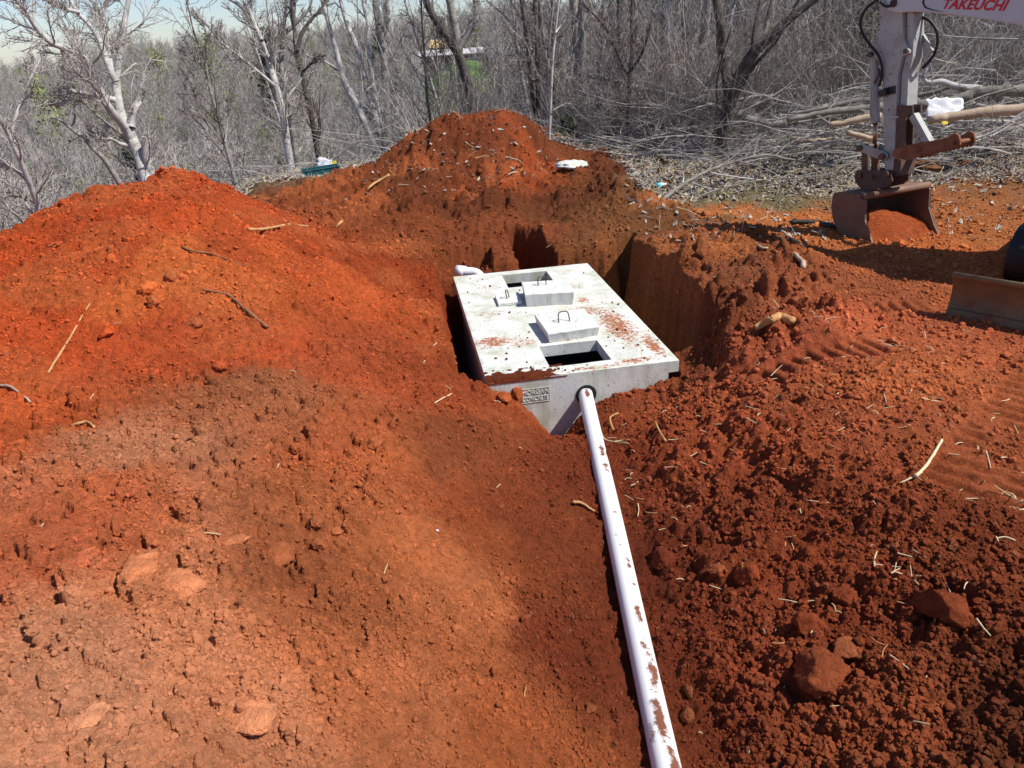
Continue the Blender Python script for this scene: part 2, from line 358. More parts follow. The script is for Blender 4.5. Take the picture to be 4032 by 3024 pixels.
def carve(x, y, h):
    # trench for the pipe
    t = np.clip((PIPE0[1] - y) / (PIPE0[1] - PIPE1[1]), 0, 1.6)
    px_ = PIPE0[0] + PIPE_D[0] * t; d = x - px_
    wob = (fbm(x * 2.2, y * 2.2, 3, 40) - .5) * .10
    floor_ = -.225 - .02 * sstep(3.6, 4.8, y)
    v = floor_ + np.where(d < 0, .62 * np.maximum(-d - .09, 0), .40 * np.maximum(d - .14, 0)) + wob * np.clip(abs(d) * 2, 0, 1)
    h = np.where((y < 5.2), np.minimum(h, np.where(y < 5.2, v, 9) + 9 * sstep(5.0, 5.2, y)), h)
    h = h - .33 * np.exp(-(((x - (PIPE0[0] - .23)) / .20) ** 2 + ((y - 4.93) / .30) ** 2))
    # the pit round the tank
    X, Y = tank_xy(x, y)
    n1 = (fbm(x * 3.1, y * 3.1, 4, 60) - .5); 
    inx = np.minimum(X + .13 + n1 * .14, (TANK_W + .36 + .10 * sstep(.2, 2.5, Y)) + n1 * .22 - X)
    iny = np.minimum(Y - .28 - n1 * .12, TANK_L + .10 + n1 * .25 - Y)
    # narrow slot running on behind the tank
    sl_ = np.minimum(.13 - np.abs(X - .98 + .12 * (Y - 3.2)) + n1 * .1, 3.75 - Y + n1 * .3)
    ins = np.maximum(np.minimum(inx, iny), np.where(Y > 2.6, sl_, -9))
    near_ = ins > -.5
    if near_.any():
        ins = ins.copy(); xi, yi = x[near_], y[near_]; ins[near_] += (fbm(xi * 6, yi * 6, 3, 63) - .5) * .13
    k = sstep(-.12, .07, ins)
    k = k * (.86 + .14 * sstep(.35, .6, fbm(x * 5, y * 5, 2, 69)))
    pit = -1.1
    h = h * (1 - k) + pit * k
    oX, oY = X - .14, Y - (TANK_L + .2)
    h = np.where((np.abs(oX) < .34) & (np.abs(oY) < .24), np.minimum(h, -.10 + .3 * np.maximum(np.abs(oX) - .1, 0)), h)
    # under the tank itself
    inside = (X > .02) & (X < TANK_W - .1) & (Y > .03) & (Y < TANK_L - .03)
    h = np.where(inside, np.minimum(h, -1.3), h)
    gap = sstep(-.16, -.02, X) * (X < .1) * sstep(-.02, .25, Y) * (Y < TANK_L)
    h = h - gap * .35 * (1 - k)
    return h

def zone(px, py, z, rx, x, y):
    c = at_z(px, py, z); return np.exp(-(((x - c[0]) ** 2 + (y - c[1]) ** 2) / rx ** 2))

def relief(x, y):
    """Small relief of the soil: clods, plates, streaks and track marks; fades with distance."""
    r = np.hypot(x, y)
    left = sstep(.35, -.55, x - .1)                                # 1 on the spoil, 0 right of the pipe
    right = sstep(.62, 1.0, x) * (1 - sstep(4.2, 6.5, y))
    fore = left * (1 - sstep(3.4, 4.4, y)) * sstep(-.35, -.8, x)
    mound = left * sstep(3.6, 4.6, y) * (1 - sstep(9, 11, y))
    slope = left * (1 - sstep(5.2, 6, y)) * sstep(-1.15, -.5, x) * (1 - fore)
    def on(mask, f):
        out = np.zeros_like(x); k = mask > .002
        if k.any(): out[k] = f(x[k], y[k])
        return out
    def warp(x, y, s=.05, f=9): return x + s * fbm(x * f, y * f, 2, 3), y + s * fbm(x * f, y * f, 2, 7)
    near = 1 - sstep(14.5, 15, r); mid = 1 - sstep(9.5, 10, r)
    c1 = on(near * (1 - fore), lambda x, y: clods(*warp(x, y), .34, 101, .45)); c2 = on(near, lambda x, y: clods(*warp(x, y), .15, 111, .6))
    c3 = on(near, lambda x, y: clods(*warp(x, y), .068, 121, .7)); c4 = on(mid, lambda x, y: clods(*warp(x, y), .034, 131, .75))
    gate = on(near, lambda x, y: sstep(.32, .56, fbm(x * 1.9 + 2, y * 1.9, 3, 31))); gate2 = on(near, lambda x, y: sstep(.34, .58, fbm(x * 2.1 + 7, y * 2.1, 3, 33)))
    h = (fbm(x * 1.1, y * 1.1, 4, 21) - .5) * .16 * np.clip(r / 5, .3, 1)
    calm = 1 - .55 * sstep(1.7, 2.6, x) * (1 - sstep(2.2, 1.2, y))
    h = h + right * calm * (c1 * .060 * gate + c2 * .045 * (.2 + gate2) + c3 * .028 + c4 * .014)
    # the dry crust: plates of several sizes, proud of a granular surface and undercut on their low side
    def plates(size, seed, dens, wob, wf, under):
        def f(x, y):
            wx, wy = x + wob * (fbm(x * wf, y * wf, 3, seed + 50) - .5), y + wob * (fbm(x * wf + 9, y * wf, 3, seed + 55) - .5)
            p = clods(wx, wy, size, seed, dens, flat=True); q = clods(wx + .35 * under, wy + under, size, seed, dens, flat=True)
            return p - .9 * np.clip(q - p, 0, 1)
        return f
    h = h + fore * on(fore, plates(.30, 141, .42, .16, 5, .020)) * .045 * gate
    h = h + fore * on(fore, plates(.155, 151, .60, .09, 9, .013)) * .036 * gate2
    h = h + (fore + .5 * mound) * on(fore + mound, plates(.080, 161, .72, .05, 18, .009)) * .022
    h = h + fore * (c3 * .016 + c4 * .014)
    h = h + mound * (c1 * .050 * gate + c2 * .040 * gate2 + c3 * .026 + c4 * .012)
    rest = np.clip(1 - right - fore - mound, 0, 1)
    bil = lambda s, sd: np.abs(fbm(x / s + sd, y / s, 3, sd) - .5) * 2
    h = h + near * (bil(.16, 301) * .040 + bil(.07, 311) * .028 + bil(.03, 341) * .012) * (.45 + .55 * gate2) * (right * calm + fore * .75 + mound * 1.0 + rest * .45)
    h = h + rest * (c2 * .030 * gate + c3 * .017 * (.4 + gate2) + c4 * .010)
    # downhill streaks on the trench slope and the flank of the spoil
    h = h + slope * (fbm(x * 1.2 + .4 * y, (y * .9 + x * .5) * 5, 3, 51) - .5) * .06
    h = h - slope * .05 * sstep(.58, .70, fbm(x * 2.2, y * 1.6, 3, 57)) 
    # rough back mounds and berm
    back = sstep(8.2, 9.2, y) * (1 - sstep(13, 15, y)) * (1 - sstep(2.0, 2.6, x) * (1 - sstep(9.6, 10.4, y)) * .8)
    h = h + back * (c1 * .08 * gate + c2 * .055 * gate2 + c3 * .022 + (fbm(x * 1.8, y * 1.8, 5, 71) - .5) * .26)
    berm = sstep(1.45, 1.75, x) * (1 - sstep(2.6, 3.1, x)) * sstep(4.6, 5.4, y) * (1 - sstep(7.2, 8., y))
    h = h + berm * (c1 * .16 * gate + c2 * .09 * gate2 + c3 * .03)
    h = h * (1 - .6 * sstep(2.7, 3.2, x) * sstep(4.2, 5, y) * (1 - sstep(9.4, 10.4, y)))
    m_ = track_mask(x, y)
    for t, (s, q, m1) in zip(TRACKS, m_):
        h = h * (1 - .8 * m1) + m1 * (.020 * np.tanh(2.2 * np.sin(s * 2 * np.pi / t[5] + q * 2)) - .016)
    return h * (1 - .75 * sstep(13, 20, r))

TRACKS = [(3000, 1445, 3500, 1355, .17, .115), (3800, 1980, 4150, 1520, .26, .115), (3250, 1228, 3650, 1200, .14, .115)]
def track_mask(x, y):
    """Where the steel tracks have pressed the soil: distance along, distance across and strength."""
    out = []
    for ax, ay, bx, by, wid, per in TRACKS:
        A, B = at_z(ax, ay, GZ)[:2], at_z(bx, by, GZ)[:2]; dv = B - A; Ln = np.linalg.norm(dv); dv = dv / Ln
        s = (x - A[0]) * dv[0] + (y - A[1]) * dv[1]; q = -(x - A[0]) * dv[1] + (y - A[1]) * dv[0]
        m1 = sstep(-.05, .1, s) * (1 - sstep(Ln - .1, Ln + .1, s)) * (1 - sstep(wid * .8, wid, np.abs(q)))
        k = m1 > 0; m1[k] *= sstep(.22, .40, fbm(x[k] * 3, y[k] * 3, 2, 91)); out.append((s, q, m1))
    return out

def ground_height(x, y, fine=True):
    x, y = np.atleast_1d(np.asarray(x, float)), np.atleast_1d(np.asarray(y, float))
    h = carve(x, y, soft_height(x, y))
    if fine: h = h + relief(x, y)
    # soil stays off the roof of the tank
    X, Y = tank_xy(x, y)
    k = np.minimum(np.minimum(X + .02, TANK_W + .02 - X), np.minimum(Y + .012, TANK_L + .02 - Y))
    h = np.where(k > 0, np.minimum(h, -1.15), h)
    # keep soil beside the pipe below its crown
    return h

def gz(x, y): return float(ground_height(x, y)[0])

# colours of the soil: sRGB seen in sun at points of the photograph
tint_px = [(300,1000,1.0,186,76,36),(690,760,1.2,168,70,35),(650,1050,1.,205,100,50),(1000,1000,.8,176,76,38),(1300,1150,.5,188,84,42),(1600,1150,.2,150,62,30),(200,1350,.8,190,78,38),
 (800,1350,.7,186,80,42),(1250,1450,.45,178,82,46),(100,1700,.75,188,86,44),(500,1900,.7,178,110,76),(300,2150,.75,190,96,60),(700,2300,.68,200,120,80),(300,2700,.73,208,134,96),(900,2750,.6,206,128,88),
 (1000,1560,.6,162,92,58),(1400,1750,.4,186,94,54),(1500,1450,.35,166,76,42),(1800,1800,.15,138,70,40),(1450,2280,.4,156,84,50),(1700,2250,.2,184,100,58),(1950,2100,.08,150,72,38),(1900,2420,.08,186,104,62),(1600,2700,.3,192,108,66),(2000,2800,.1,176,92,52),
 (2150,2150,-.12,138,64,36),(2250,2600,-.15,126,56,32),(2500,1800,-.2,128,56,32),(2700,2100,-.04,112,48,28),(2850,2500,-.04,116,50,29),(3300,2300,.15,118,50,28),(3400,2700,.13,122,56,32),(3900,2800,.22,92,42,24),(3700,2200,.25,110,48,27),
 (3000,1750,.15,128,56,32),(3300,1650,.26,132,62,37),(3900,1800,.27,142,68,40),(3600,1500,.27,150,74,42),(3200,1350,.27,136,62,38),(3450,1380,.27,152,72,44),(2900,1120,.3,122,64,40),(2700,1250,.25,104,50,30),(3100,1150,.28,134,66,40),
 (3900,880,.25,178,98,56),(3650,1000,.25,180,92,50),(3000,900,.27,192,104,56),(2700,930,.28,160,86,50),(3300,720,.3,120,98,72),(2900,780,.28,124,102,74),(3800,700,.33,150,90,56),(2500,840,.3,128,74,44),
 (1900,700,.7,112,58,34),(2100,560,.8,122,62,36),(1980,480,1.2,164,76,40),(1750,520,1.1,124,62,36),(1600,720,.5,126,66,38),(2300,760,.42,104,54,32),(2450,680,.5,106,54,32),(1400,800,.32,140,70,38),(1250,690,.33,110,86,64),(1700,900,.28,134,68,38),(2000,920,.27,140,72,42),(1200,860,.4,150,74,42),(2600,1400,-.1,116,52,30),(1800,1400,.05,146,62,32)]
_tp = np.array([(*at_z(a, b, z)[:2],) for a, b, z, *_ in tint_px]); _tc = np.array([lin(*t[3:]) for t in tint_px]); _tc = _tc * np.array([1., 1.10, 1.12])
SOIL_GAIN = .98

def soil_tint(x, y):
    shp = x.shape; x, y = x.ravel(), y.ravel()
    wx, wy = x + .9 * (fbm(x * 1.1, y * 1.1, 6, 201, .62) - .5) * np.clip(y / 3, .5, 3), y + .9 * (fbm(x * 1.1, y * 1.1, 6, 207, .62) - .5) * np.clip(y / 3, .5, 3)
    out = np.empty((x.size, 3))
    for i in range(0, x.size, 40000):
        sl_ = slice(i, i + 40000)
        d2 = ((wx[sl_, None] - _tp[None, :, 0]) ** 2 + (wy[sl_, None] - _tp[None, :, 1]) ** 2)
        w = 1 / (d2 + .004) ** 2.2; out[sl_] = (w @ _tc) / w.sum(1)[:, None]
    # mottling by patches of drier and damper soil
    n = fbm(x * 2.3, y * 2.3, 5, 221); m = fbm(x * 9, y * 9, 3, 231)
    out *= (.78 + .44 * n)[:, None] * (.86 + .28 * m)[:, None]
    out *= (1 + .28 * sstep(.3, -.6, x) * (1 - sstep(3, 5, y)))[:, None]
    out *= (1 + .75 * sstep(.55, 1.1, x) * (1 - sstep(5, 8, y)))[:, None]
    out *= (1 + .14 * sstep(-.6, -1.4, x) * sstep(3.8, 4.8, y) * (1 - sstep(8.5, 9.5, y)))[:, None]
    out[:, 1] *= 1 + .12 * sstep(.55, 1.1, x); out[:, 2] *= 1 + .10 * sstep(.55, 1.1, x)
    orange_patch = sstep(.56, .70, fbm(x * 1.6 + 4, y * 1.6, 4, 241)) * .35  # random patches of paler orange soil
    out = out * (1 - orange_patch[:, None]) + np.array(lin(206, 116, 66)) * orange_patch[:, None] * (x < .3)[:, None] + out * orange_patch[:, None] * (x >= .3)[:, None]
    # leaf mould and wood floor away from the diggings
    r = np.hypot(x, y); lf = np.maximum(sstep(14, 16.5, y), sstep(15, 19, r))
    lf = np.maximum(lf, sstep(11.2, 12.2, y + (fbm(x * .8, y * .8, 3, 251) - .5) * 2.0) * sstep(1.6, 2.4, x))
    out = out * (1 - lf[:, None]) + np.array((.15, .12, .095)) * lf[:, None]
    return (out * SOIL_GAIN).reshape(*shp, 3)

def grid_mesh(name, X, Y, Z, m, tint=None):
    nr, nc = X.shape
    me = bpy.data.meshes.new(name); nv = nr * nc; nf = (nr - 1) * (nc - 1)
    me.vertices.add(nv); me.vertices.foreach_set('co', np.stack([X, Y, Z], -1).astype(np.float32).ravel())
    idx = np.arange(nv).reshape(nr, nc); q = np.stack([idx[:-1, :-1], idx[:-1, 1:], idx[1:, 1:], idx[1:, :-1]], -1).reshape(-1)
    me.loops.add(nf * 4); me.loops.foreach_set('vertex_index', q.astype(np.int32))
    me.polygons.add(nf); me.polygons.foreach_set('loop_start', (np.arange(nf) * 4).astype(np.int32)); me.polygons.foreach_set('loop_total', np.full(nf, 4, np.int32))
    me.polygons.foreach_set('use_smooth', np.ones(nf, bool))
    me.update(); me.validate()
    if tint is not None:
        a = me.attributes.new('tint', 'FLOAT_COLOR', 'POINT'); c = np.ones((nv, 4), np.float32); c[:, :3] = tint.reshape(-1, 3); a.data.foreach_set('color', c.ravel())
    me.materials.append(m); o = bpy.data.objects.new(name, me); COL.objects.link(o); return o

NT = 1120
AP = np.array([0., -1.6])
rr = np.concatenate([2.2 * (9.5 / 2.2) ** (np.arange(720) / 720), 9.5 * (15.0 / 9.5) ** (np.arange(150) / 150), 15.0 * (44 / 15.0) ** (np.arange(70) / 69)])
th = np.radians(np.linspace(-47, 47, NT))
GX, GY = AP[0] + rr[:, None] * np.sin(th)[None], AP[1] + rr[:, None] * np.cos(th)[None]
GH = ground_height(GX.ravel(), GY.ravel()).reshape(GX.shape)
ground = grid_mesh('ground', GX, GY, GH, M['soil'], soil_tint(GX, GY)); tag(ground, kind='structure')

# wide land: the valley, the wooded far slope and the ground behind the camera
rr2 = np.concatenate([[0.5], 44 * (1100 / 44) ** (np.arange(110) / 109)])
th2 = np.radians(np.linspace(-47, 47, 150))
X2, Y2 = AP[0] + rr2[1:, None] * np.sin(th2)[None], AP[1] + rr2[1:, None] * np.cos(th2)[None]
Z2 = far_height(X2, Y2); Z2[0] = ground_height(X2[0], Y2[0]) - .05
hill = grid_mesh('hillside', X2, Y2, Z2, M['valley']); tag(hill, kind='structure')
xs = np.linspace(-60, 60, 90); ys = np.linspace(-60, 60, 90)
X3, Y3 = np.meshgrid(xs, ys); Z3 = np.full_like(X3, -.15) + (fbm(X3, Y3, 3, 2) - .5) * .4
ang = np.abs(np.degrees(np.arctan2(X3, Y3 - AP[1]))); inn = (ang < 52) & (np.hypot(X3, Y3 - AP[1]) > 1)
Z3 = np.where(inn, -14.0 - 20 * sstep(10, 50, np.hypot(X3, Y3)), np.where(np.hypot(X3, Y3) < 9, .1, -.3))
back = grid_mesh('terrain', X3, Y3, Z3, M['clod']); tag(back, kind='structure')

def ground_height_exact(x, y): return ground_height(x, y)
_lr = np.log(rr)
def ground_height(x, y, fine=True):
    """Height of the finished ground, read back from the grid."""
    x, y = np.atleast_1d(np.asarray(x, float)), np.atleast_1d(np.asarray(y, float))
    d = np.hypot(x - AP[0], y - AP[1]); a = np.arctan2(x - AP[0], y - AP[1])
    i = np.clip(np.interp(d, rr, np.arange(len(rr))), 0, len(rr) - 1.001); j = np.clip((a - th[0]) / (th[1] - th[0]), 0, NT - 1.001)
    i0, j0 = i.astype(int), j.astype(int); u, v = i - i0, j - j0
    return (GH[i0, j0] * (1 - u) + GH[i0 + 1, j0] * u) * (1 - v) + (GH[i0, j0 + 1] * (1 - u) + GH[i0 + 1, j0 + 1] * u) * v
def gz(x, y): return float(ground_height(x, y)[0])
# ------------------------------------------------------------------ the septic tank
def TK(v):
    v = np.asarray(v, float).reshape(-1, 3); return TANK_O + v[:, :1] * TX + v[:, 1:2] * TY + v[:, 2:3] * np.array([0, 0, 1.])

tank = root('septic_tank', TANK_O + TX * .76 + TY * 1.4 + np.array([0, 0, -1.1]), 'big pale grey concrete septic tank with two square openings, set in the pit', 'septic tank')
H1, H2 = (.515, 1.015, .155, .585), (.52, 1.015, 2.21, 2.655)
SL = .10
def slab():
    """Top slab as a fine grid with two holes, so that the edge and face can be slightly uneven and dusty."""
    xs_ = sorted(set(np.round(np.concatenate([np.linspace(0, TANK_W, 77), [H1[0], H1[1], H2[0], H2[1]]]), 4)))
    ys_ = sorted(set(np.round(np.concatenate([np.linspace(0, TANK_L, 141), [H1[2], H1[3], H2[2], H2[3]]]), 4)))
    nx, ny = len(xs_), len(ys_); v = []; f = []; q = lambda i, j, k: (j * nx + i) * 2 + k
    for y in ys_:
        for x in xs_:
            e = min(x, TANK_W - x, y, TANK_L - y)
            dz = -.005 * (1 if e < .004 else 0) - (.004 * float(vnoise(np.array([x * 9]), np.array([y * 9]), 3)[0]) if e > .01 else 0)
            v += [(x, max(y, .005), dz), (x, max(y, .005), -SL)]
    keep = {}
    for j in range(ny - 1):
        for i in range(nx - 1):
            cx, cy = (xs_[i] + xs_[i + 1]) / 2, (ys_[j] + ys_[j + 1]) / 2
            keep[i, j] = not any(h[0] < cx < h[1] and h[2] < cy < h[3] for h in (H1, H2))
    for (i, j), k in keep.items():
        if not k: continue
        f += [(q(i, j, 0), q(i + 1, j, 0), q(i + 1, j + 1, 0), q(i, j + 1, 0)), (q(i, j, 1), q(i, j + 1, 1), q(i + 1, j + 1, 1), q(i + 1, j, 1))]
        for (di, dj), (a, b) in {(0, -1): ((i, j), (i + 1, j)), (1, 0): ((i + 1, j), (i + 1, j + 1)), (0, 1): ((i + 1, j + 1), (i, j + 1)), (-1, 0): ((i, j + 1), (i, j))}.items():
            if not keep.get((i + di, j + dj), False): f.append((q(*a, 0), q(*a, 1), q(*b, 1), q(*b, 0)))
    return np.array(v), f
sv, sf = slab()
def set_dust(o, local, spots, front=None):
    a = o.data.attributes.new('dust', 'FLOAT', 'POINT'); d = np.zeros(len(local))
    for x, y, rx, ry, s in spots: d = np.maximum(d, s * np.exp(-((local[:, 0] - x) / rx) ** 2 - ((local[:, 1] - y) / ry) ** 2))
    d[local[:, 2] < -.02] = -.6
    a.data.foreach_set('value', d.astype(np.float32))
top = MB().add(TK(sv), sf).build('top_slab', M['concrete'], tank)
set_dust(top, sv, [(.17, .80, .22, .15, .80), (.42, .72, .2, .13, .55), (1.28, .85, .17, .6, .78), (1.42, .35, .08, .3, .85), (1.2, .1, .25, .07, .7), (1.15, 1.3, .22, .22, .6), (1.15, 1.6, .12, .15, .62), (.25, .02, .28, .10, .9), (.8, .05, .5, .05, .62), (.25, 2.3, .2, .2, .42), (.2, 1.5, .25, .15, .46), (.8, 1.05, .3, .12, .45), (1.2, 2.0, .1, .1, .5), (.7, .65, .4, .04, .5)])
body = MB()
bx0, bx1 = .06, TANK_W - .085
pipe_u = float((PIPE0 - TANK_O) @ TX); pipe_z = float(PIPE0[2]); HR = .078
# front wall with a round hole for the pipe
n = 28; ths = np.arange(n) * 2 * np.pi / n
ring = [(pipe_u + HR * math.cos(a), pipe_z + HR * math.sin(a)) for a in ths]
def outer(a):
    c_, s_ = math.cos(a), math.sin(a); k = min((((bx1 - pipe_u) if c_ > 0 else (pipe_u - bx0)) / max(abs(c_), 1e-6)), ((-.004 - pipe_z) if s_ > 0 else (pipe_z + 1.12)) / max(abs(s_), 1e-6))
    return (pipe_u + k * c_, pipe_z + k * s_)
corners = [math.atan2(z - pipe_z, x - pipe_u) % (2 * math.pi) for x, z in ((bx1, -.004), (bx0, -.004), (bx0, -1.12), (bx1, -1.12))]
angs = sorted(list(ths) + corners); nn = len(angs)
rin = [(pipe_u + HR * math.cos(a), pipe_z + HR * math.sin(a)) for a in angs]; rout = [outer(a) for a in angs]
vv = [(x, .0, z) for x, z in rin] + [(x, .0, z) for x, z in rout] + [(x, .075, z) for x, z in rin] + [(x, .075, z) for x, z in rout]
ff = [(i, (i + 1) % nn, nn + (i + 1) % nn, nn + i) for i in range(nn)] + [(2 * nn + i, 3 * nn + i, 3 * nn + (i + 1) % nn, 2 * nn + (i + 1) % nn) for i in range(nn)] + [(i, 2 * nn + i, 2 * nn + (i + 1) % nn, (i + 1) % nn) for i in range(nn)]
body.add(TK(vv), ff); body.box((.001, .0, -SL + .002), (bx0 - .0005, .0045, -.004), TK); body.box((bx1 + .0005, .0, -SL + .002), (TANK_W - .001, .0045, -.004), TK)
body.box((bx0, .0751, -1.12), (bx0 + .075, TANK_L - .07, -SL), TK); body.box((bx1 - .075, .0751, -1.12), (bx1, TANK_L - .07, -SL), TK)
body.box((bx0, TANK_L - .0699, -1.12), (bx1, TANK_L - .004, -SL), TK); 
bo = body.build('body', M['concrete'], tank)
a_ = bo.data.attributes.new('dust', 'FLOAT', 'POINT'); a_.data.foreach_set('value', np.full(len(bo.data.vertices), -.6, np.float32))
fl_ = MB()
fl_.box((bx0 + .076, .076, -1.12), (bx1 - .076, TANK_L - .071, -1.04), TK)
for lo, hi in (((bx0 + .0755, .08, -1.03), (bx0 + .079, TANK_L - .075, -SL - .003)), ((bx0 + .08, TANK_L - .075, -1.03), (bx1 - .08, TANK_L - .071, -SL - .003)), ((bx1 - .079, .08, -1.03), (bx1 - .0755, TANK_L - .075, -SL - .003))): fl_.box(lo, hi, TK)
fl_.build('shade_lining', M['shade_dark'], tank)  # floor plus thin sheets added on the walls, shade painted in as dark colour
# black boot round the pipe
bt = MB(); rgs = [(HR + .004, -.006), (HR + .004, .03), (.059, .03), (.059, .004), (HR - .008, -.006)]
vb = [(pipe_u + r * math.cos(a), y, pipe_z + r * math.sin(a)) for r, y in rgs for a in ths]
bt.add(TK(vb), [(k * n + i, k * n + (i + 1) % n, ((k + 1) % 5) * n + (i + 1) % n, ((k + 1) % 5) * n + i) for k in range(5) for i in range(n)])
bt.build('pipe_boot', M['rubber'], tank, smooth=False)
# raised maker's panel: a thin frame round two lines of letters
u0, u1, z0, z1 = .250, .478, -.212, -.090
pl = MB(); fr = .005
for b_ in (((u0, -.004, z1 - fr), (u1, .004, z1)), ((u0, -.004, z0), (u1, .004, z0 + fr)), ((u0, -.004, z0 + fr), (u0 + fr, .004, z1 - fr)), ((u1 - fr, -.004, z0 + fr), (u1, .004, z1 - fr))): pl.box(b_[0], b_[1], TK)
panel = pl.build('maker_panel', M['concrete'], tank)
a_ = panel.data.attributes.new('dust', 'FLOAT', 'POINT'); a_.data.foreach_set('value', np.full(len(panel.data.vertices), -.6, np.float32))
def text(name, body_, size, loc, X, Y, m, parent, extrude, shear=0., offset=0., spacing=1., xs=1.):
    c = bpy.data.curves.new(name, 'FONT'); c.body = body_; c.size = size; c.extrude = extrude; c.shear = shear; c.offset = offset; c.space_character = spacing
    c.resolution_u = 3; c.align_x = 'CENTER'; c.align_y = 'CENTER'; c.materials.append(m)
    tmp = bpy.data.objects.new(name + '_curve', c); me = bpy.data.meshes.new_from_object(tmp); me.name = name; bpy.data.objects.remove(tmp)
    if not me.materials: me.materials.append(m)
    o = bpy.data.objects.new(name, me); COL.objects.link(o); o.parent = parent
    X, Y = Vector(X).normalized(), Vector(Y).normalized(); Z = X.cross(Y)
    loc = np.asarray(loc) - np.array(parent['_o'])
    o.matrix_local = Matrix(((X.x * xs, Y.x, Z.x, loc[0]), (X.y * xs, Y.y, Z.y, loc[1]), (X.z * xs, Y.z, Z.z, loc[2]), (0, 0, 0, 1))); return o
M['letter'] = mat('concrete_lettering', (.56, .57, .5), .85, var=(.66, .66, .62), scale=8)
text('lettering', 'MORGAN', .058, TK([(u0 + u1) / 2, -.0015, -.125])[0], TX, (0, 0, 1), M['letter'], tank, .0035, spacing=1.0, xs=.86)
text('lettering', 'CONCRETE', .054, TK([(u0 + u1) / 2, -.0015, -.178])[0], TX, (0, 0, 1), M['letter'], tank, .0035, spacing=.92, xs=.78)

def lid(name, corners_, thick, z, taper, label, handle, lean):
    """corners_: four corners of the top in tank coordinates (back left, back right, front right, front left)."""
    c = np.array(corners_, float); ctr = c.mean(0)
    t = root(name, TK([*ctr, z])[0], label, 'concrete lid')
    m = MB(); k = 9; v = []
    sub = [c[i] + (c[(i + 1) % 4] - c[i]) * f for i in range(4) for f in np.arange(k) / k]
    for lvl, (s, dz) in enumerate(((1 - taper, 0), (1.0, thick - .006), (.985, thick))):
        for p in sub:
            q = ctr + (p - ctr) * s + (np.random.default_rng(int(abs(p[0]) * 9999 + lvl)).random(2) - .5) * .004; v.append((q[0], q[1], z + dz))
    N4 = 4 * k; f = [(l * N4 + i, l * N4 + (i + 1) % N4, (l + 1) * N4 + (i + 1) % N4, (l + 1) * N4 + i) for l in range(2) for i in range(N4)]
    f += [tuple(range(2 * N4, 3 * N4)), tuple(range(N4 - 1, -1, -1))]
    m.add(TK(v), f); m.build('lid_plate', M['lid_concrete'], t)
    hx, hy, hw, hh, an = handle; ca, sa = math.cos(an), math.sin(an)
    p = [(-hw / 2, 0, -.01), (-hw / 2 * .95, lean * .6, hh * .6), (-hw * .36, lean * .95, hh * .92), (0, lean, hh), (hw * .36, lean * .95, hh * .92), (hw / 2 * .95, lean * .6, hh * .6), (hw / 2, 0, -.01)]
    p = [(hx + a * ca - b * sa, hy + a * sa + b * ca, z + thick + d) for a, b, d in p]
    MB().tube(smooth_path(TK(p), 4), .0055, 7).build('handle', M['rebar'], t, smooth=True)
lid('tank_lid', [(.585, 1.12), (1.05, 1.14), (1.06, .665), (.605, .62)], .085, .0, .06, 'square concrete lid with wire handle lying between the two openings of the tank', (.80, .86, .10, .085, .1), .035)
lid('tank_lid', [(.62, 1.97), (1.07, 1.90), (1.045, 1.50), (.585, 1.57)], .125, .0, .05, 'thick tapered concrete lid lying in front of the rear opening of the tank', (.80, 1.80, .085, .08, .2), .025)
lid('inspection_cover', [(.34, 1.93), (.585, 1.955), (.565, 1.66), (.335, 1.665)], .028, .002, .0, 'small thin concrete cover with wire loop, left of the thick tapered lid', (.455, 1.80, .05, .08, 1.0), .02)

# ------------------------------------------------------------------ pipes
pv = root('sewer_pipe', PIPE0 + np.array([0, 0, -.06]), 'long white plastic pipe running through the trench into the tank front', 'pipe')
pts = [PIPE0 - PIPE_D * .05] + [PIPE0 + PIPE_D * t + np.array([0, 0, -.006 * math.sin(t * 9)]) for t in np.linspace(0, 1.32, 120)]
pts = np.array(pts); ptsz = smooth_path(pts[::4], 8)
mb = MB().tube(ptsz, .056, 40)
po = mb.build('pipe_run', M['pvc'], pv, smooth=True)
co_ = np.concatenate(mb.v); tt = (PIPE0[1] - co_[:, 1]) / (PIPE0[1] - PIPE1[1])
ax = PIPE0[None] + PIPE_D[None] * tt[:, None]; off = co_ - ax; up = off[:, 2] / .056; sx = off[:, 0] / .056
dd = np.full(len(co_), .18) + .10 * np.clip(up, -1, 1)
for t0, w, s, cx, cw in ((.035, .045, 1.1, .1, .5), (.30, .045, .95, .35, .5), (.365, .03, .9, .4, .5), (.44, .02, .62, .2, .6), (.52, .03, .70, .3, .6), (.60, .03, .62, 0, .6), (.66, .03, .86, .4, .4), (.70, .02, .85, .5, .4), (.77, .03, .9, .3, .5), (.835, .03, .86, .3, .6), (.88, .045, 1.0, .4, .6), (.95, .05, 1.05, .1, .6), (1.02, .06, 1.0, .4, .6), (.97, .03, .9, -.6, .3)):
    dd = np.maximum(dd, s * np.exp(-((tt - t0) / w) ** 2 - ((sx - cx) / cw) ** 2) * (up > -.2))
a_ = po.data.attributes.new('dust', 'FLOAT', 'POINT'); a_.data.foreach_set('value', dd.astype(np.float32))
q0 = TK([.30, TANK_L - .02, -.075])[0]; q1 = q0 + TY * .10 + np.array([0, 0, .0]); q2 = at_z(1912, 1066, .03)
op = root('outlet_pipe', q0, 'short white plastic elbow pipe sticking out behind the tank', 'pipe')
q2 = q0 + TY * .22 - TX * .16 + np.array([0, 0, .05])
MB().tube(smooth_path([q0, q0 + TY * .10 + np.array([0, 0, .02]), q0 + TY * .17 - TX * .05 + np.array([0, 0, .045]), q0 + TY * .22 - TX * .18 + np.array([0, 0, .055])], 6), .056, 24).build('pipe_elbow', M['pvc'], op, smooth=True)
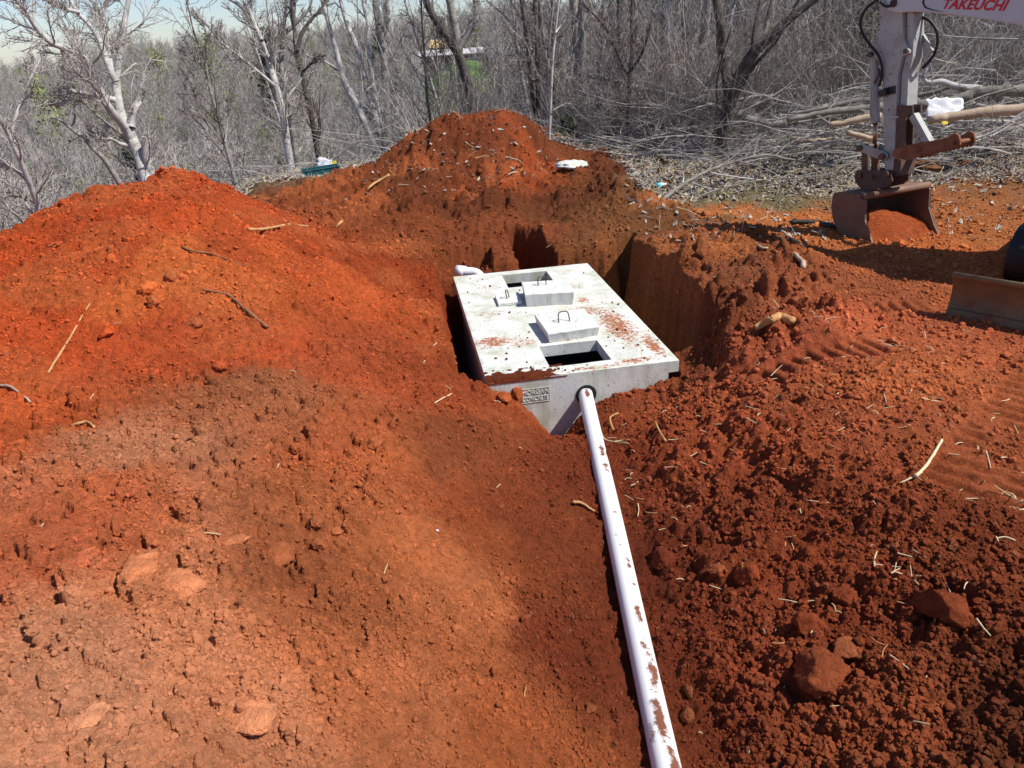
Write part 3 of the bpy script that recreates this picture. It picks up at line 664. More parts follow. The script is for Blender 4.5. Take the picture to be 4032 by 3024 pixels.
sk = q0 + TY * .215 - TX * .15 + np.array([0, 0, .053]); MB().tube([sk, sk + TY * .05 - TX * .09 + np.array([0, 0, .008])], .066, 24).build('socket', M['pvc'], op, smooth=True)

# ------------------------------------------------------------------ the excavator
A0 = at_z(3440, 985, GZ); B0 = at_z(3690, 930, GZ); EW = (B0 - A0); BW = float(np.linalg.norm(EW)); EW /= BW
EE = np.array([EW[1], -EW[0], 0.])                              # towards the machine, in the plane of the arm
def AR(v):
    v = np.asarray(v, float).reshape(-1, 3); return A0 + v[:, :1] * EE + v[:, 1:2] * np.array([0, 0, 1.]) + v[:, 2:3] * EW
def onp(px, py, w):
    d = ray(px, py); C = np.array([0, 0, CAM_H]); t = ((A0 + EW * w - C) @ EW) / (d @ EW); p = C + d * t
    return float((p - A0) @ EE), float(p[2] - GZ)
def z2(pts, w): return [onp(3100 + a * .4219, b * .4219, w) for a, b in pts]

CB, FB = np.array([5.36, 5.85, GZ]), np.array([-.73, -.684, 0.])
BB = np.array([.684, -.73, 0.])
ex = root('excavator', CB, 'white mini excavator with muddy bucket and thumb, at the right of the pit', 'excavator')
WN, WF = .29, .43                                             # near and far face of the arm
arm = MB()
o1 = z2([(860, -40), (862, 345), (800, 400), (752, 470), (760, 535), (832, 548), (884, 640), (892, 930), (903, 1380), (910, 1590), (985, 1590), (1000, 1400), (1012, 1080), (1030, 700), (1072, 530), (1100, 515), (1135, 500), (1138, 470), (1115, 440), (1080, 340), (1076, 110), (1000, 78), (985, -40)], WN)
arm.prism(o1, WN, WF, AR)
ao = arm.build('arm', M['paint'], ex, bevel=.006)
# bright flange on the back of the arm and the reinforcing seam
fl = MB(); o2 = [(a + .012, b) for a, b in z2([(1078, 110), (1080, 340), (1070, 530), (1032, 700), (1018, 1000)], WN)] + [(a + .085, b) for a, b in z2([(1018, 1000), (1032, 700), (1070, 530), (1080, 340), (1078, 110)], WN)]
fl.prism(o2, WN + .035, WF + .03, AR); fl.build('back_flange', M['paint'], ex, bevel=.004)
lg = MB(); o3 = [(a + .10, b) for a, b in z2([(1072, 330), (1130, 430), (1160, 480), (1130, 520), (1072, 540)], WN)]
lg.prism(o3, WF + .005, WF + .03, AR); lg.build('thumb_lug', M['paint'], ex)
def pin(name, p, w0, w1, r, m='steel', n=18, parent=ex):
    t = MB().tube(AR([(p[0], p[1], w0), (p[0], p[1], w1)]), r, n); return t.build(name, M[m], parent)
def zp(a, b, w=WN): return z2([(a, b)], w)[0]
pin('pin', zp(786, 508), WN - .03, WF + .03, .026); pin('pin', zp(1105, 478), WN - .015, WF + .05, .020); pin('pin', zp(1022, 28), WN - .05, WF + .05, .034); pin('pin', zp(1022, 28), WN - .06, WN - .05, .022, 'dark')
# boom
e0, zz0 = zp(1022, 28)
bl = [onp(3605, 46, WN), onp(3700, 52, WN), onp(3860, 72, WN), onp(4032, 100, WN)]
out = [(e0 - .10, zz0 + .05), (e0 - .06, zz0 - .06), (e0 + .06, zz0 - .085)] + bl + [(.95, 1.75), (1.3, .80), (1.52, .80), (1.22, 1.95), (.85, 2.33), (.3, 2.44), (e0 + .3, zz0 + .22), (e0, zz0 + .12)]
bm = MB().prism(out, WN - .035, WF + .035, AR); boom = bm.build('boom', M['boom_paint'], ex, bevel=.012)
tb0, tb1 = onp(3712, 14, WN - .04), onp(3958, 22, WN - .04)
tc = ((tb0[0] + tb1[0]) / 2, (tb0[1] + tb1[1]) / 2); td = np.array([tb1[0] - tb0[0], tb1[1] - tb0[1]]); tl = np.linalg.norm(td); td /= tl
boom['_o'] = boom['_o']
tx = text('lettering', 'TAKEUCHI', .105, AR([(tc[0], tc[1] - .004, WN - .0365)])[0], EE * td[0] + np.array([0, 0, td[1]]), EE * -td[1] + np.array([0, 0, td[0]]), M['red_decal'], boom, .001, shear=.25, offset=.0035, spacing=1.02, xs=1.12)
# recessed grey plate at the boom nose
np_ = MB().prism(z2([(1268, -20), (1262, 30), (1285, 75), (1360, 98), (1460, 112), (1360, 90), (1295, 66), (1276, 30), (1280, -20)], WN - .037), WN - .042, WN - .034, AR); np_.build('weld_seam', M['dark'], boom)
# bucket cylinder
c0, c1, c2 = zp(786, 508), zp(795, 1150), zp(788, 1345)
cm = (WN + WF) / 2 - .03
cy = MB().tube(AR([(c0[0], c0[1] - .01, cm), (c0[0] * .05 + c1[0] * .95, c0[1] * .05 + c1[1] * .95, cm), (c1[0], c1[1], cm)]), [.043, .043, .046], 20).build('bucket_cylinder', M['paint'], ex, smooth=False)
MB().tube(AR([(c1[0], c1[1], cm), (c2[0], c2[1], cm)]), .021, 16).build('cylinder_rod', M['chrome'], cy, smooth=True)
MB().tube(smooth_path(AR([(*zp(800, 800, WN - .02), WN - .03), (*zp(790, 900, WN - .02), WN - .035), (*zp(786, 1060, WN - .02), WN - .035), (*zp(786, 1110, WN - .02), WN - .01)]), 4), .007, 8).build('cylinder_line', M['paint'], cy, smooth=True)
MB().tube(smooth_path(AR([(*zp(850, 640, WN - .01), WN - .01), (*zp(858, 690, WN - .02), WN - .02), (*zp(840, 740, WN - .02), WN - .03), (*zp(815, 770, WN - .02), WN - .02)]), 4), .012, 8).build('hose_fitting', M['steel'], cy, smooth=True)
# links
def link(name, p, q, r0, r1, w0, w1, m):
    p, q = np.array(p), np.array(q); d = q - p; an = math.atan2(d[1], d[0]); o_ = []
    for a in np.linspace(an + math.pi / 2, an + 3 * math.pi / 2, 8): o_.append((p[0] + r0 * math.cos(a), p[1] + r0 * math.sin(a)))
    for a in np.linspace(an - math.pi / 2, an + math.pi / 2, 8): o_.append((q[0] + r1 * math.cos(a), q[1] + r1 * math.sin(a)))
    return MB().prism(o_, w0, w1, AR).build(name, M[m], ex, bevel=.003)
L0, L1 = zp(715, 1375), zp(925, 1455)
for w0 in (WN - .045, WF + .02): link('tipping_link', L0, L1, .035, .042, w0, w0 + .025, 'paint')
pin('pin', L0, WN - .075, WF + .07, .028); pin('pin', L1, WN - .075, WF + .07, .032)
K0 = zp(680, 1640)
for w0 in (WN - .015, WF - .02): link('bucket_link', (L0[0] + .02, L0[1]), (K0[0] + .06, K0[1] + .03), .036, .04, w0, w0 + .035, 'steel')
# arm foot plates by the bucket pin
MB().prism(z2([(985, 1470), (1058, 1490), (1050, 1640), (975, 1650)], WN), WN + .005, WF + .06, AR).build('arm_foot', M['steel'], ex, bevel=.004)
# bucket ears (quick-hitch plates)
K1 = zp(930, 1625)
for w0 in (WN - .05, WF + .03):
    MB().prism(z2([(655, 1590), (630, 1640), (640, 1700), (690, 1760), (720, 1790), (930, 1745), (985, 1690), (975, 1620), (930, 1590), (800, 1590)], WN - .04), w0, w0 + .028, AR).build('bucket_ear', M['steel'], ex, bevel=.003)
for a, b in ((682, 1632), (932, 1625), (795, 1650)): pin('pin', zp(a, b, WN - .05), WN - .075, WF + .08, .030 if a != 795 else .022, 'steel')
# bucket: curved shell, two side plates, lip and teeth
lip, topf = (0.02, -.03), onp(3401, 782, 0)
prof = [(.03, -.035), (-.10, -.045), (-.24, -.02), (-.40, .055), (-.53, .18), (-.585, .32), (-.585, .42), (-.555, .475), (-.36, .50), (topf[0] - .01, topf[1] + .03)]
prof = smooth_path(np.array(prof), 3)
sh = MB(); th_ = .022; nrm = np.gradient(prof, axis=0); nrm = np.stack([nrm[:, 1], -nrm[:, 0]], 1); nrm /= np.linalg.norm(nrm, axis=1)[:, None]
inn_ = prof + nrm * th_ * (1 if ((prof.mean(0) - prof[len(prof) // 2]) @ nrm[len(prof) // 2]) > 0 else -1)
sh.prism([tuple(p) for p in prof] + [tuple(p) for p in inn_[::-1]], .014, BW - .014, AR)
bk = sh.build('bucket', M['bucket'], ex)
side = [tuple(p) for p in prof] + [(topf[0] + .035, topf[1] - .02), (topf[0] + .06, topf[1] - .20), (-.06, .12), (.02, .02)]
for i, w0 in enumerate((-.006, BW - .014)):
    MB().prism(side, w0, w0 + .02, AR).build('side_plate', M['bucket'], bk, bevel=.003)
cut = [(topf[0] - .02, topf[1]), (topf[0] + .038, topf[1] - .015), (topf[0] + .064, topf[1] - .20), (-.055, .12), (.03, .01), (-.05, .0), (-.13, .13), (topf[0] - .015, topf[1] - .18)]
for w0 in (-.016, BW + .006): MB().prism(cut, w0, w0 + .0095, AR).build('side_cutter', M['bucket'], bk)
MB().tube(AR([(topf[0] + .0, topf[1] + .02, -.006), (topf[0] + .0, topf[1] + .02, BW + .006)]), .034, 14).build('top_bar', M['bucket'], bk, smooth=True)
MB().prism([(-.08, -.052), (.075, -.032), (.075, -.022), (-.08, -.030)], .0, BW, AR).build('cutting_lip', M['bucket'], bk)
for k in range(5):
    w0 = .02 + k * (BW - .10) / 4; tp = [(.0, -.045), (.06, -.045), (.165, -.015), (.165, -.006), (.05, .015), (.0, .012)]
    MB().prism(tp, w0, w0 + .06, AR).build('tooth', M['tooth'], bk, bevel=.003)
# thumb with saw-toothed edge, its brace and the slotted bracket on the arm
T0, T1 = zp(1020, 1430), zp(1625, 1320)
d_ = np.array(T1) - np.array(T0); Lh = np.linalg.norm(d_); d_ /= Lh; nn_ = np.array([-d_[1], d_[0]])
upper = [(0, .042), (.10, .055), (.45, .055), (.80, .050), (.86, .065), (.93, .08), (.985, .055), (1.0, .01)]; low = [(1.0, -.03)]
for k in np.linspace(.97, .42, 10): low += [(k, -.03 - .02 * (1 - k)), (k - .03, -.058 - .02 * (1 - k))]
low += [(.2, -.085), (.05, -.055), (-.04, -.03), (-.05, .0), (-.03, .03)]
ol = [tuple(np.array(T0) + d_ * a * Lh + nn_ * b) for a, b in upper + low]
tm = MB().prism(ol, WN - .02, WN + .0, AR).build('thumb', M['thumb'], ex)
MB().prism(ol, WF + .03, WF + .05, AR).build('thumb_plate', M['thumb'], tm)
MB().tube(AR([(*(np.array(T0) + d_ * .93 * Lh), WN - .02), (*(np.array(T0) + d_ * .93 * Lh), WF + .05)]), .022, 12).build('cross_tube', M['thumb'], tm)
b0, b1 = np.array(zp(1130, 1080)), np.array(zp(1290, 1370)); bd = b1 - b0; bd /= np.linalg.norm(bd); bn = np.array([-bd[1], bd[0]]) * .033
MB().prism([tuple(b0 + bn), tuple(b0 - bn), tuple(b1 - bn), tuple(b1 + bn)], WN + .035, WN + .105, AR).build('thumb_brace', M['paint'], ex, bevel=.003)
pin('pin', zp(1240, 1395), WN - .03, WF + .06, .022)
br = [(a, b) for a, b in z2([(1018, 985), (1160, 985), (1160, 1060), (1100, 1085), (1090, 1200), (1082, 1400), (1005, 1410), (1010, 1100)], WN)]
for w0 in (WN + .012, WF - .02): MB().prism(br, w0, w0 + .018, AR).build('thumb_bracket', M['steel'], ex)
MB().tube(AR([(*zp(1000, 1098), WN - .05), (*zp(1060, 1088), WN - .03)]), .010, 10).build('bolt', M['tooth'], ex)
# hoses
MB().tube(smooth_path(AR([(*zp(900, -20), WN - .05), (*zp(800, 70), WN - .08), (*zp(750, 180), WN - .09), (*zp(755, 300), WN - .08), (*zp(810, 410), WN - .06), (*zp(870, 500), WN - .04), (*zp(902, 610), WN - .03), (*zp(895, 720), WN - .025), (*zp(872, 800), WN - .02)]), 6), .0135, 10).build('hydraulic_hose', M['hose'], ex, smooth=True)
MB().tube(smooth_path(AR([(*zp(1130, 160), WF), (*zp(1200, 200), WF + .03), (*zp(1255, 300), WF + .05), (*zp(1255, 430), WF + .06), (*zp(1215, 550), WF + .05), (*zp(1140, 650), WF + .03)]), 6), .0135, 10).build('hydraulic_hose', M['hose'], ex, smooth=True)
MB().tube(smooth_path(AR([(*zp(905, 10), WN - .045), (*zp(930, 42), WN - .05), (*zp(965, 58), WN - .05), (*zp(1000, 50), WN - .045)]), 5), .012, 8).build('hydraulic_hose', M['hose'], ex, smooth=True)
hb = MB(); 
hb.prism(z2([(868, 850), (940, 815), (948, 880), (875, 905)], WN - .02), WN - .06, WN - .002, AR); hb.prism(z2([(940, 812), (1005, 800), (1006, 872), (945, 885)], WN - .01), WN - .014, WN - .001, AR)
hb.build('hose_clamp', M['dark'], ex, bevel=.004)
# blade
P0b = at_z(3718, 1247, GZ - .03); 
def BL(v):
    v = np.asarray(v, float).reshape(-1, 3); return P0b + v[:, :1] * FB + v[:, 1:2] * np.array([0, 0, 1.]) + v[:, 2:3] * BB
pf = [(.0, 0), (-.045, .10), (-.055, .18), (-.03, .27), (.015, .335)]; pf = smooth_path(np.array(pf), 4); bk_ = pf + np.array([-.022, 0])
bo_ = MB().prism([tuple(p) for p in pf] + [tuple(p) for p in bk_[::-1]], 0, 1.62, BL).build('blade', M['blade'], ex)
MB().tube(BL([(.008, .338, -.004), (.008, .338, 1.624)]), .022, 12).build('blade_top_edge', M['blade'], bo_, smooth=True)
MB().prism([(.004, -.02), (.022, -.02), (-.008, .07), (-.026, .07)], .012, 1.60, BL).build('cutting_edge', M['blade'], bo_)
for b in (.42, 1.2): MB().prism([(-.08, .05), (-.08, .19), (-1.0, .30), (-1.0, .2)], b - .05, b + .05, BL).build('blade_arm', M['steel'], ex)
# tracks, undercarriage, house and cab: just outside the frame, they shade the ground
def CU(v):
    v = np.asarray(v, float).reshape(-1, 3); return CB + v[:, :1] * FB + v[:, 1:2] * np.array([0, 0, 1.]) + v[:, 2:3] * BB
for s in (-.74, .44):
    o_ = [(.80 + .23 * math.cos(a), .23 + .23 * math.sin(a)) for a in np.linspace(-math.pi / 2, math.pi / 2, 12)] + [(-.80 + .23 * math.cos(a), .23 + .23 * math.sin(a)) for a in np.linspace(math.pi / 2, 3 * math.pi / 2, 12)]
    tr = MB().prism(o_, s, s + .30, CU).build('track', M['rubber'], ex)
    for x_ in (-.8, .8): MB().tube(CU([(x_, .23, s - .012), (x_, .23, s + .312)]), .16, 20).build('track_wheel', M['steel'], tr)
MB().box((-.55, .18, -.44), (.55, .48, .44), CU).build('undercarriage', M['steel'], ex)
MB().tube(CU([(0, .48, 0), (0, .58, 0)]), .38, 24).build('slew_ring', M['steel'], ex)
hd = -EE; hs = EW
def HS(v):
    v = np.asarray(v, float).reshape(-1, 3); return CB + v[:, :1] * hd + v[:, 1:2] * np.array([0, 0, 1.]) + v[:, 2:3] * hs
MB().prism([(.55 * math.cos(a) * (1.35 if math.cos(a) < 0 else 1), .68 * math.sin(a)) for a in np.linspace(0, 2 * math.pi, 22)[:-1]], .58, 1.18, lambda v: HS(np.stack([v[:, 0], v[:, 2], v[:, 1]], 1))).build('engine_house', M['boom_paint'], ex, bevel=.03)
cb_ = MB().box((-.25, 1.18, -.55), (.55, 2.35, .15), HS).build('cab', M['boom_paint'], ex, bevel=.05)
MB().box((.0, 1.35, -.56), (.5, 2.2, -.552), HS).build('cab_window', M['glass'], cb_); MB().box((.552, 1.35, -.48), (.56, 2.25, .1), HS).build('cab_window', M['glass'], cb_)
# soil held in the bucket
gx = np.linspace(-.50, .10, 26); gw = np.linspace(.03, BW - .03, 34); GXb, GWb = np.meshgrid(gx, gw, indexing='ij')
hgt = .02 + .20 * sstep(.10, -.32, GXb) + .10 * np.exp(-((GWb - .30) / .22) ** 2) * sstep(.08, -.2, GXb) - .05 * sstep(.6, .9, GWb) + (fbm(GXb * 7, GWb * 7, 4, 9) - .5) * .10
hgt = np.maximum(hgt, -.02); hgt[-1] = -.05
pb = AR(np.stack([GXb.ravel(), hgt.ravel(), GWb.ravel()], 1)).reshape(26, 34, 3)
sb = grid_mesh('soil_heap', pb[..., 0], pb[..., 1], pb[..., 2], M['soil'], np.tile(np.array(lin(176, 88, 48)) * SOIL_GAIN, (26, 34, 1)))
tag(sb, 'loose red soil lying inside the open excavator bucket', 'soil')
# the spill of soil on the tank edge
gx = np.linspace(-.005, .62, 60); gy = np.linspace(-.004, .2, 26); GXb, GYb = np.meshgrid(gx, gy, indexing='ij')
hh = .028 * np.exp(-((GXb - .26) / .24) ** 4) * np.exp(-((GYb - .02) / .085) ** 2) * (.5 + fbm(GXb * 16, GYb * 16, 3, 3)) + clods(GXb, GYb, .045, 5, .7) * .010 - .007
hh[:, 0] = -.02
pb = TK(np.stack([GXb.ravel(), GYb.ravel(), hh.ravel()], 1)).reshape(60, 26, 3)
se = grid_mesh('soil_spill', pb[..., 0], pb[..., 1], pb[..., 2], M['soil'], np.tile(np.array(lin(120, 58, 34)) * SOIL_GAIN, (60, 26, 1)))
tag(se, 'low ridge of red soil spilled along the front left edge of the tank top', 'soil')
# ------------------------------------------------------------------ trees
def rot_about(v, ax, an):
    ax = ax / (np.linalg.norm(ax) + 1e-12); return v * math.cos(an) + np.cross(ax, v) * math.sin(an) + ax * (ax @ v) * (1 - math.cos(an))

def wob_path(rng, p, d, L, r0, r1, k, wob, up):
    pts = [p]; d = d / np.linalg.norm(d)
    for i in range(k):
        d = d + rng.normal(0, wob, 3) + np.array([0, 0, up]); d /= np.linalg.norm(d); pts.append(pts[-1] + d * (L / k))
    return np.array(pts), np.linspace(r0, r1, k + 1)

def branch(rng, paths, pts, rad, lvl, spec, L=None):
    """Grow side branches on a path; spec[lvl] = (count per metre or count, ratio of length, min t, angle lo, angle hi, up, wob, seg, rmin)."""
    if lvl >= len(spec): return
    cnt, ratio, t0, a0, a1, up, wob, k, rmin = spec[lvl]
    seg = np.linalg.norm(np.diff(pts, axis=0), axis=1); cum = np.concatenate([[0], np.cumsum(seg)]); tot = cum[-1]
    nb = max(1, int(rng.poisson(cnt)))
    for j in range(nb):
        t = t0 + (1 - t0) * (j + rng.random()) / nb; s = t * tot
        i = min(np.searchsorted(cum, s, side='right') - 1, len(seg) - 1); f = (s - cum[i]) / (seg[i] + 1e-9)
        p = pts[i] + (pts[i + 1] - pts[i]) * f; r = rad[i] + (rad[i + 1] - rad[i]) * f
        tg = pts[i + 1] - pts[i]; tg = tg / (np.linalg.norm(tg) + 1e-9)
        side = np.cross(tg, rng.normal(0, 1, 3)); d = rot_about(tg, side, math.radians(rng.uniform(a0, a1)))
        ln = (L or tot) * ratio * (1.15 - .65 * t) * rng.uniform(.6, 1.25)
        q, qr = wob_path(rng, p, d, ln, max(min(r * .5, ln * .022), rmin), max(min(r * .16, ln * .006), rmin * .6), k, wob, up)
        paths.append((q, qr, lvl + 1)); branch(rng, paths, q, qr, lvl + 1, spec)

SPEC = [(11, .30, .30, 28, 58, .07, .12, 6, .007), (7, .50, .15, 25, 60, .05, .16, 4, .0045), (5, .55, .1, 25, 65, .03, .18, 3, .0032)]

def tree_meshes(trunks, rng, spec=SPEC, limb_in_trunk=1, sides=(9, 6, 4, 3), wood=None, twig=None, org=None, Lref=None):
    """trunks: list of (points, radii). Returns meshes for trunk and crown (both relative to org)."""
    tk, cr = MB(), MB()
    for pts, rad in trunks:
        paths = [(np.asarray(pts, float), np.asarray(rad, float), 0)]
        branch(rng, paths, paths[0][0], paths[0][1], 0, spec, Lref)
        for p, r, l in paths: (tk if l < limb_in_trunk else cr).tube(p, r, sides[min(l, 3)], caps=False)
    return tk.mesh('trunk', wood, True, org), cr.mesh('crown', twig, False, org)

def place_tree(name, mt, mc, loc, label, group=None, rz=0., s=1., extra=()):
    t = root(name, loc, label, 'tree', group); t.rotation_euler.z = rz; t.scale = (s, s, s)
    for nm, me in (('trunk', mt), ('crown', mc)) + tuple(extra):
        o = bpy.data.objects.new(nm, me); COL.objects.link(o); o.parent = t
    return t

def px_path(pts, y, yend=None, k=4, jit=0.):
    ys = np.linspace(y, yend if yend is not None else y, len(pts))
    p = np.array([at_y(a, b, d) for (a, b), d in zip(pts, ys)])
    if jit: p[1:, 1] += np.random.default_rng(len(pts)).normal(0, jit, len(p) - 1)
    return smooth_path(p, k)

def to_ground(p, drop=.25):
    """Prolong the foot of a trunk down into the soil."""
    g = gz(p[0][0], p[0][1]) - drop
    if p[0][2] > g:
        d = p[0] - p[min(3, len(p) - 1)]; d = d / abs(d[2]) if abs(d[2]) > 1e-3 else np.array([0, 0, -1.]); d[2] = -1; d[:2] = np.clip(d[:2], -.5, .5)
        return np.vstack([p[0] + d * (p[0][2] - g), p])
    return p

def Z4(*q): return [(a * .5725, b * .5725) for a, b in q]
def Z5(*q): return [(900 + a * .5877, b * .5877) for a, b in q]
def Z6(*q): return [(2000 + a * .5877, b * .5877) for a, b in q]

def manual(name, label, y, stems, wood, twig, spec=SPEC, seed=0, group=None, limb=1):
    """stems: list of (pixel path from the foot up, foot radius, tip radius, depth shift at the tip)."""
    rng = np.random.default_rng(seed); tr = []
    for i, (pp, r0, r1, dy) in enumerate(stems):
        p = px_path(pp, y, y + dy, jit=.03 if i else .0)
        if i == 0: p = to_ground(p)
        elif pp[0][1] > 300 and False: p = to_ground(p)
        tr.append((p, np.linspace(r0, r1, len(p)) * .8))
    base = tr[0][0][0]
    a, b = tree_meshes(tr, rng, spec, limb, wood=wood, twig=twig, org=base)
    return place_tree(name, a, b, base, label, group)

SP_HERO = [(19, .30, .2, 25, 55, .07, .13, 7, .009), (8, .55, .12, 25, 55, .04, .15, 5, .0055), (4, .7, .1, 25, 55, .03, .18, 4, .0036)]
SP_SMALL = [(13, .36, .2, 25, 50, .07, .11, 6, .008), (7, .50, .2, 25, 60, .04, .16, 4, .0058), (5, .5, .1, 25, 60, .03, .18, 3, .0045)]
SP_FEW = [(11, .26, .25, 25, 50, .08, .12, 6, .009), (7, .5, .2, 25, 60, .04, .16, 4, .0062), (5, .5, .1, 25, 60, .03, .18, 3, .0048)]
SP_BARE = [(5, .16, .3, 30, 60, .05, .18, 5, .005), (3, .5, .2, 25, 60, .03, .2, 4, .0038)]

manual('gnarled_tree', 'big gnarled pale-barked bare tree leaning left behind the soil mound', 12., [
 (Z4((1040,1330),(990,1180),(960,1080),(905,950),(855,860),(825,760),(805,640),(800,540),(822,400),(846,250),(862,120),(885,0),(905,-140)), .135, .035, 1.),
 (Z4((905,950),(850,880),(770,740),(700,650),(640,560),(590,430),(530,375),(430,332),(345,292),(255,195),(190,110),(140,40),(60,-60)), .085, .022, -1.2),
 (Z4((790,690),(700,662),(600,642),(500,628),(468,648),(448,690),(395,732),(378,700),(345,660)), .062, .018, -.7),
 (Z4((800,560),(765,470),(730,380),(690,270),(610,160),(545,85),(490,0),(440,-90)), .065, .03, .5),
 (Z4((770,520),(745,400),(738,250),(728,130),(735,0),(742,-110)), .06, .03, 1.2),
 (Z4((545,85),(450,60),(370,25),(290,-10)), .04, .015, -.4),
 (Z4((890,1000),(820,992),(760,960),(700,945),(650,908),(600,882)), .045, .014, -.6),
 (Z4((900,880),(905,830),(935,740),(960,700),(985,645)), .085, .05, .3),
 ], M['bark_pale'], M['twig'], SP_HERO, 3, limb=1)
manual('broken_snag', 'pale broken stub with splintered top beside the foot of the gnarled tree', 12.1, [
 (Z4((1060,1330),(1040,1200),(1010,1100),(1000,1020),(1004,950)), .10, .07, 0), (Z4((1004,980),(1018,955),(1022,930)), .03, .008, 0), (Z4((996,980),(990,950),(985,940)), .03, .008, 0)], M['bark_pale'], M['twig'], SP_BARE[:1], 4)
manual('dead_tree', 'dead leaning trunk with crooked lichened arms, left of the gnarled tree', 11.6, [
 (Z4((850,1300),(780,1190),(720,1100),(630,1010),(580,940),(540,925),(470,870),(420,830),(350,800)), .06, .018, -.3), (Z4((575,915),(520,940),(455,1000)), .03, .012, -.2), (Z4((490,880),(500,820),(530,785)), .025, .01, 0)], M['bark'], M['twig_dark'], SP_BARE, 5)
manual('pale_sapling', 'pale patchy-barked slim tree at the left edge of the picture', 10.5, [
 (Z4((295,1560),(255,1400),(215,1290),(190,1230),(150,1130),(120,1060),(60,930),(20,850),(-20,780),(-80,640)), .052, .028, -.5),
 (Z4((75,935),(110,800),(150,690),(195,580),(240,495),(270,430),(330,380)), .03, .011, .5), (Z4((150,1190),(80,1150),(0,1120),(-60,1090)), .02, .01, -.4), (Z4((240,1410),(170,1370),(110,1330)), .015, .006, -.4)], M['bark_pale'], M['twig'], SP_SMALL, 6)
manual('slim_tree', 'slim dark bare tree with upswept twigs standing just right of the mound top', 13.5, [
 (Z4((1640,1330),(1600,1180),(1550,990),(1500,800),(1445,620),(1410,420),(1345,260),(1300,80),(1290,30)), .055, .008, .5), (Z4((1548,980),(1560,800),(1575,640)), .025, .007, .5)], M['bark'], M['twig_dark'], SP_SMALL, 7)
manual('pale_trunk_tree', 'tall pale-trunked bare tree with a branch sweeping left, right of the slim dark tree', 14.5, [
 (Z4((2010,1200),(1980,1020),(1950,820),(1905,620),(1870,500),(1830,370),(1790,260),(1740,130),(1640,30),(1520,-40),(1400,-120)), .10, .03, .5),
 (Z4((1890,590),(1790,505),(1690,425),(1590,345),(1500,270),(1460,215),(1370,100)), .04, .010, -.8), (Z4((1800,280),(1720,100),(1700,-60)), .05, .02, .5)], M['bark_pale'], M['twig'], SP_HERO, 8)
manual('withered_leaf_tree', 'bare tree behind the pale-trunked one with a dark stem bending right', 15.5, [
 (Z5((465,1110),(430,900),(390,620),(355,460),(362,250),(385,60),(395,-80)), .09, .03, .5), (Z5((385,215),(460,150),(540,60),(560,-40)), .05, .02, .4)], M['bark'], M['twig'], SP_FEW, 9)
manual('crooked_tree', 'dark crooked bare tree with zigzag stem, third trunk right of the mound top', 15., [
 (Z5((605,1070),(560,800),(515,610),(480,450),(450,320),(440,200),(425,60),(420,-80)), .075, .03, .4), (Z5((460,340),(490,230),(540,150),(620,60),(660,-20)), .055, .02, .5), (Z5((500,480),(560,415),(640,375)), .03, .01, -.4)], M['bark_dark'], M['twig_dark'], SP_FEW, 10)
manual('pale_trunk_tree', 'pale bare tree leaning left between the crooked tree and the thick grey trunk', 17., [
 (Z5((900,800),(850,690),(780,560),(740,420),(710,300),(670,160),(640,60),(610,-60)), .10, .04, .6), (Z5((740,470),(640,410),(550,380),(490,345)), .04, .01, -.5)], M['bark_pale'], M['twig'], SP_FEW, 11)
manual('leaning_tree', 'slender grey tree leaning left with a pale left edge, left of the thick grey trunk', 18., [
 (Z5((960,700),(900,500),(850,300),(800,180),(770,80),(740,-40)), .10, .05, .5)], M['bark_pale'], M['twig'], SP_FEW, 12)
manual('thick_trunk_tree', 'thick grey upright trunk with forked top above the middle of the woods', 19., [
 (Z5((1060,900),(1050,700),(1045,500),(1035,300),(1005,150),(985,40),(975,-80)), .15, .09, .3), (Z5((1038,320),(1070,200),(1050,60),(1070,-60)), .08, .05, .5)], M['bark'], M['twig'], SP_FEW, 13)
manual('slender_tree', 'slender pale tree rising beside the thick grey trunk', 18., [
 (Z5((1000,760),(960,520),(935,300),(938,180),(910,60),(895,-60)), .085, .045, .3)], M['bark_pale'], M['twig'], SP_FEW, 14)
manual('leaning_tree', 'thick dark trunk leaning steeply left above the distant red roofed house', 19., [
 (Z5((1640,760),(1600,560),(1555,400),(1480,270),(1410,165),(1350,70),(1310,-30)), .16, .10, .3)], M['bark_dark'], M['twig_dark'], SP_FEW, 15)
manual('thick_trunk_tree', 'thick mottled trunk just right of the steeply leaning dark trunk', 20., [
 (Z5((1600,800),(1570,560),(1545,380),(1520,200),(1495,80),(1470,-40)), .17, .11, .3), (Z5((1540,330),(1640,160),(1660,60),(1640,-40)), .11, .07, .5)], M['bark'], M['twig'], SP_FEW, 16)
manual('slender_tree', 'thin straight dark tree at the left foot of the far soil pile', 15.5, [
 (Z5((1350,800),(1330,640),(1315,400),(1298,180),(1290,-40)), .04, .02, .2)], M['bark_dark'], M['twig_dark'], SP_SMALL, 17)
manual('twin_stem_tree', 'pair of thin dark stems rising behind the right shoulder of the far soil pile', 13.6, [
 (Z6((205,880),(165,640),(150,450),(125,250),(95,60),(80,-80)), .055, .025, .3), (Z6((205,800),(198,600),(192,300),(182,60),(180,-80)), .05, .03, .6)], M['bark_dark'], M['twig_dark'], SP_FEW, 18)
manual('white_stem_tree', 'thin white-barked straight stem on the right slope of the far soil pile', 12.4, [
 (Z6((272,1010),(282,800),(290,600),(300,400),(318,220),(335,60),(350,-80)), .035, .016, .2), (Z6((300,740),(380,700),(430,690)), .012, .005, 0), (Z6((318,220),(380,140),(440,60)), .015, .006, .2)], M['bark_pale'], M['twig'], SP_BARE, 19)
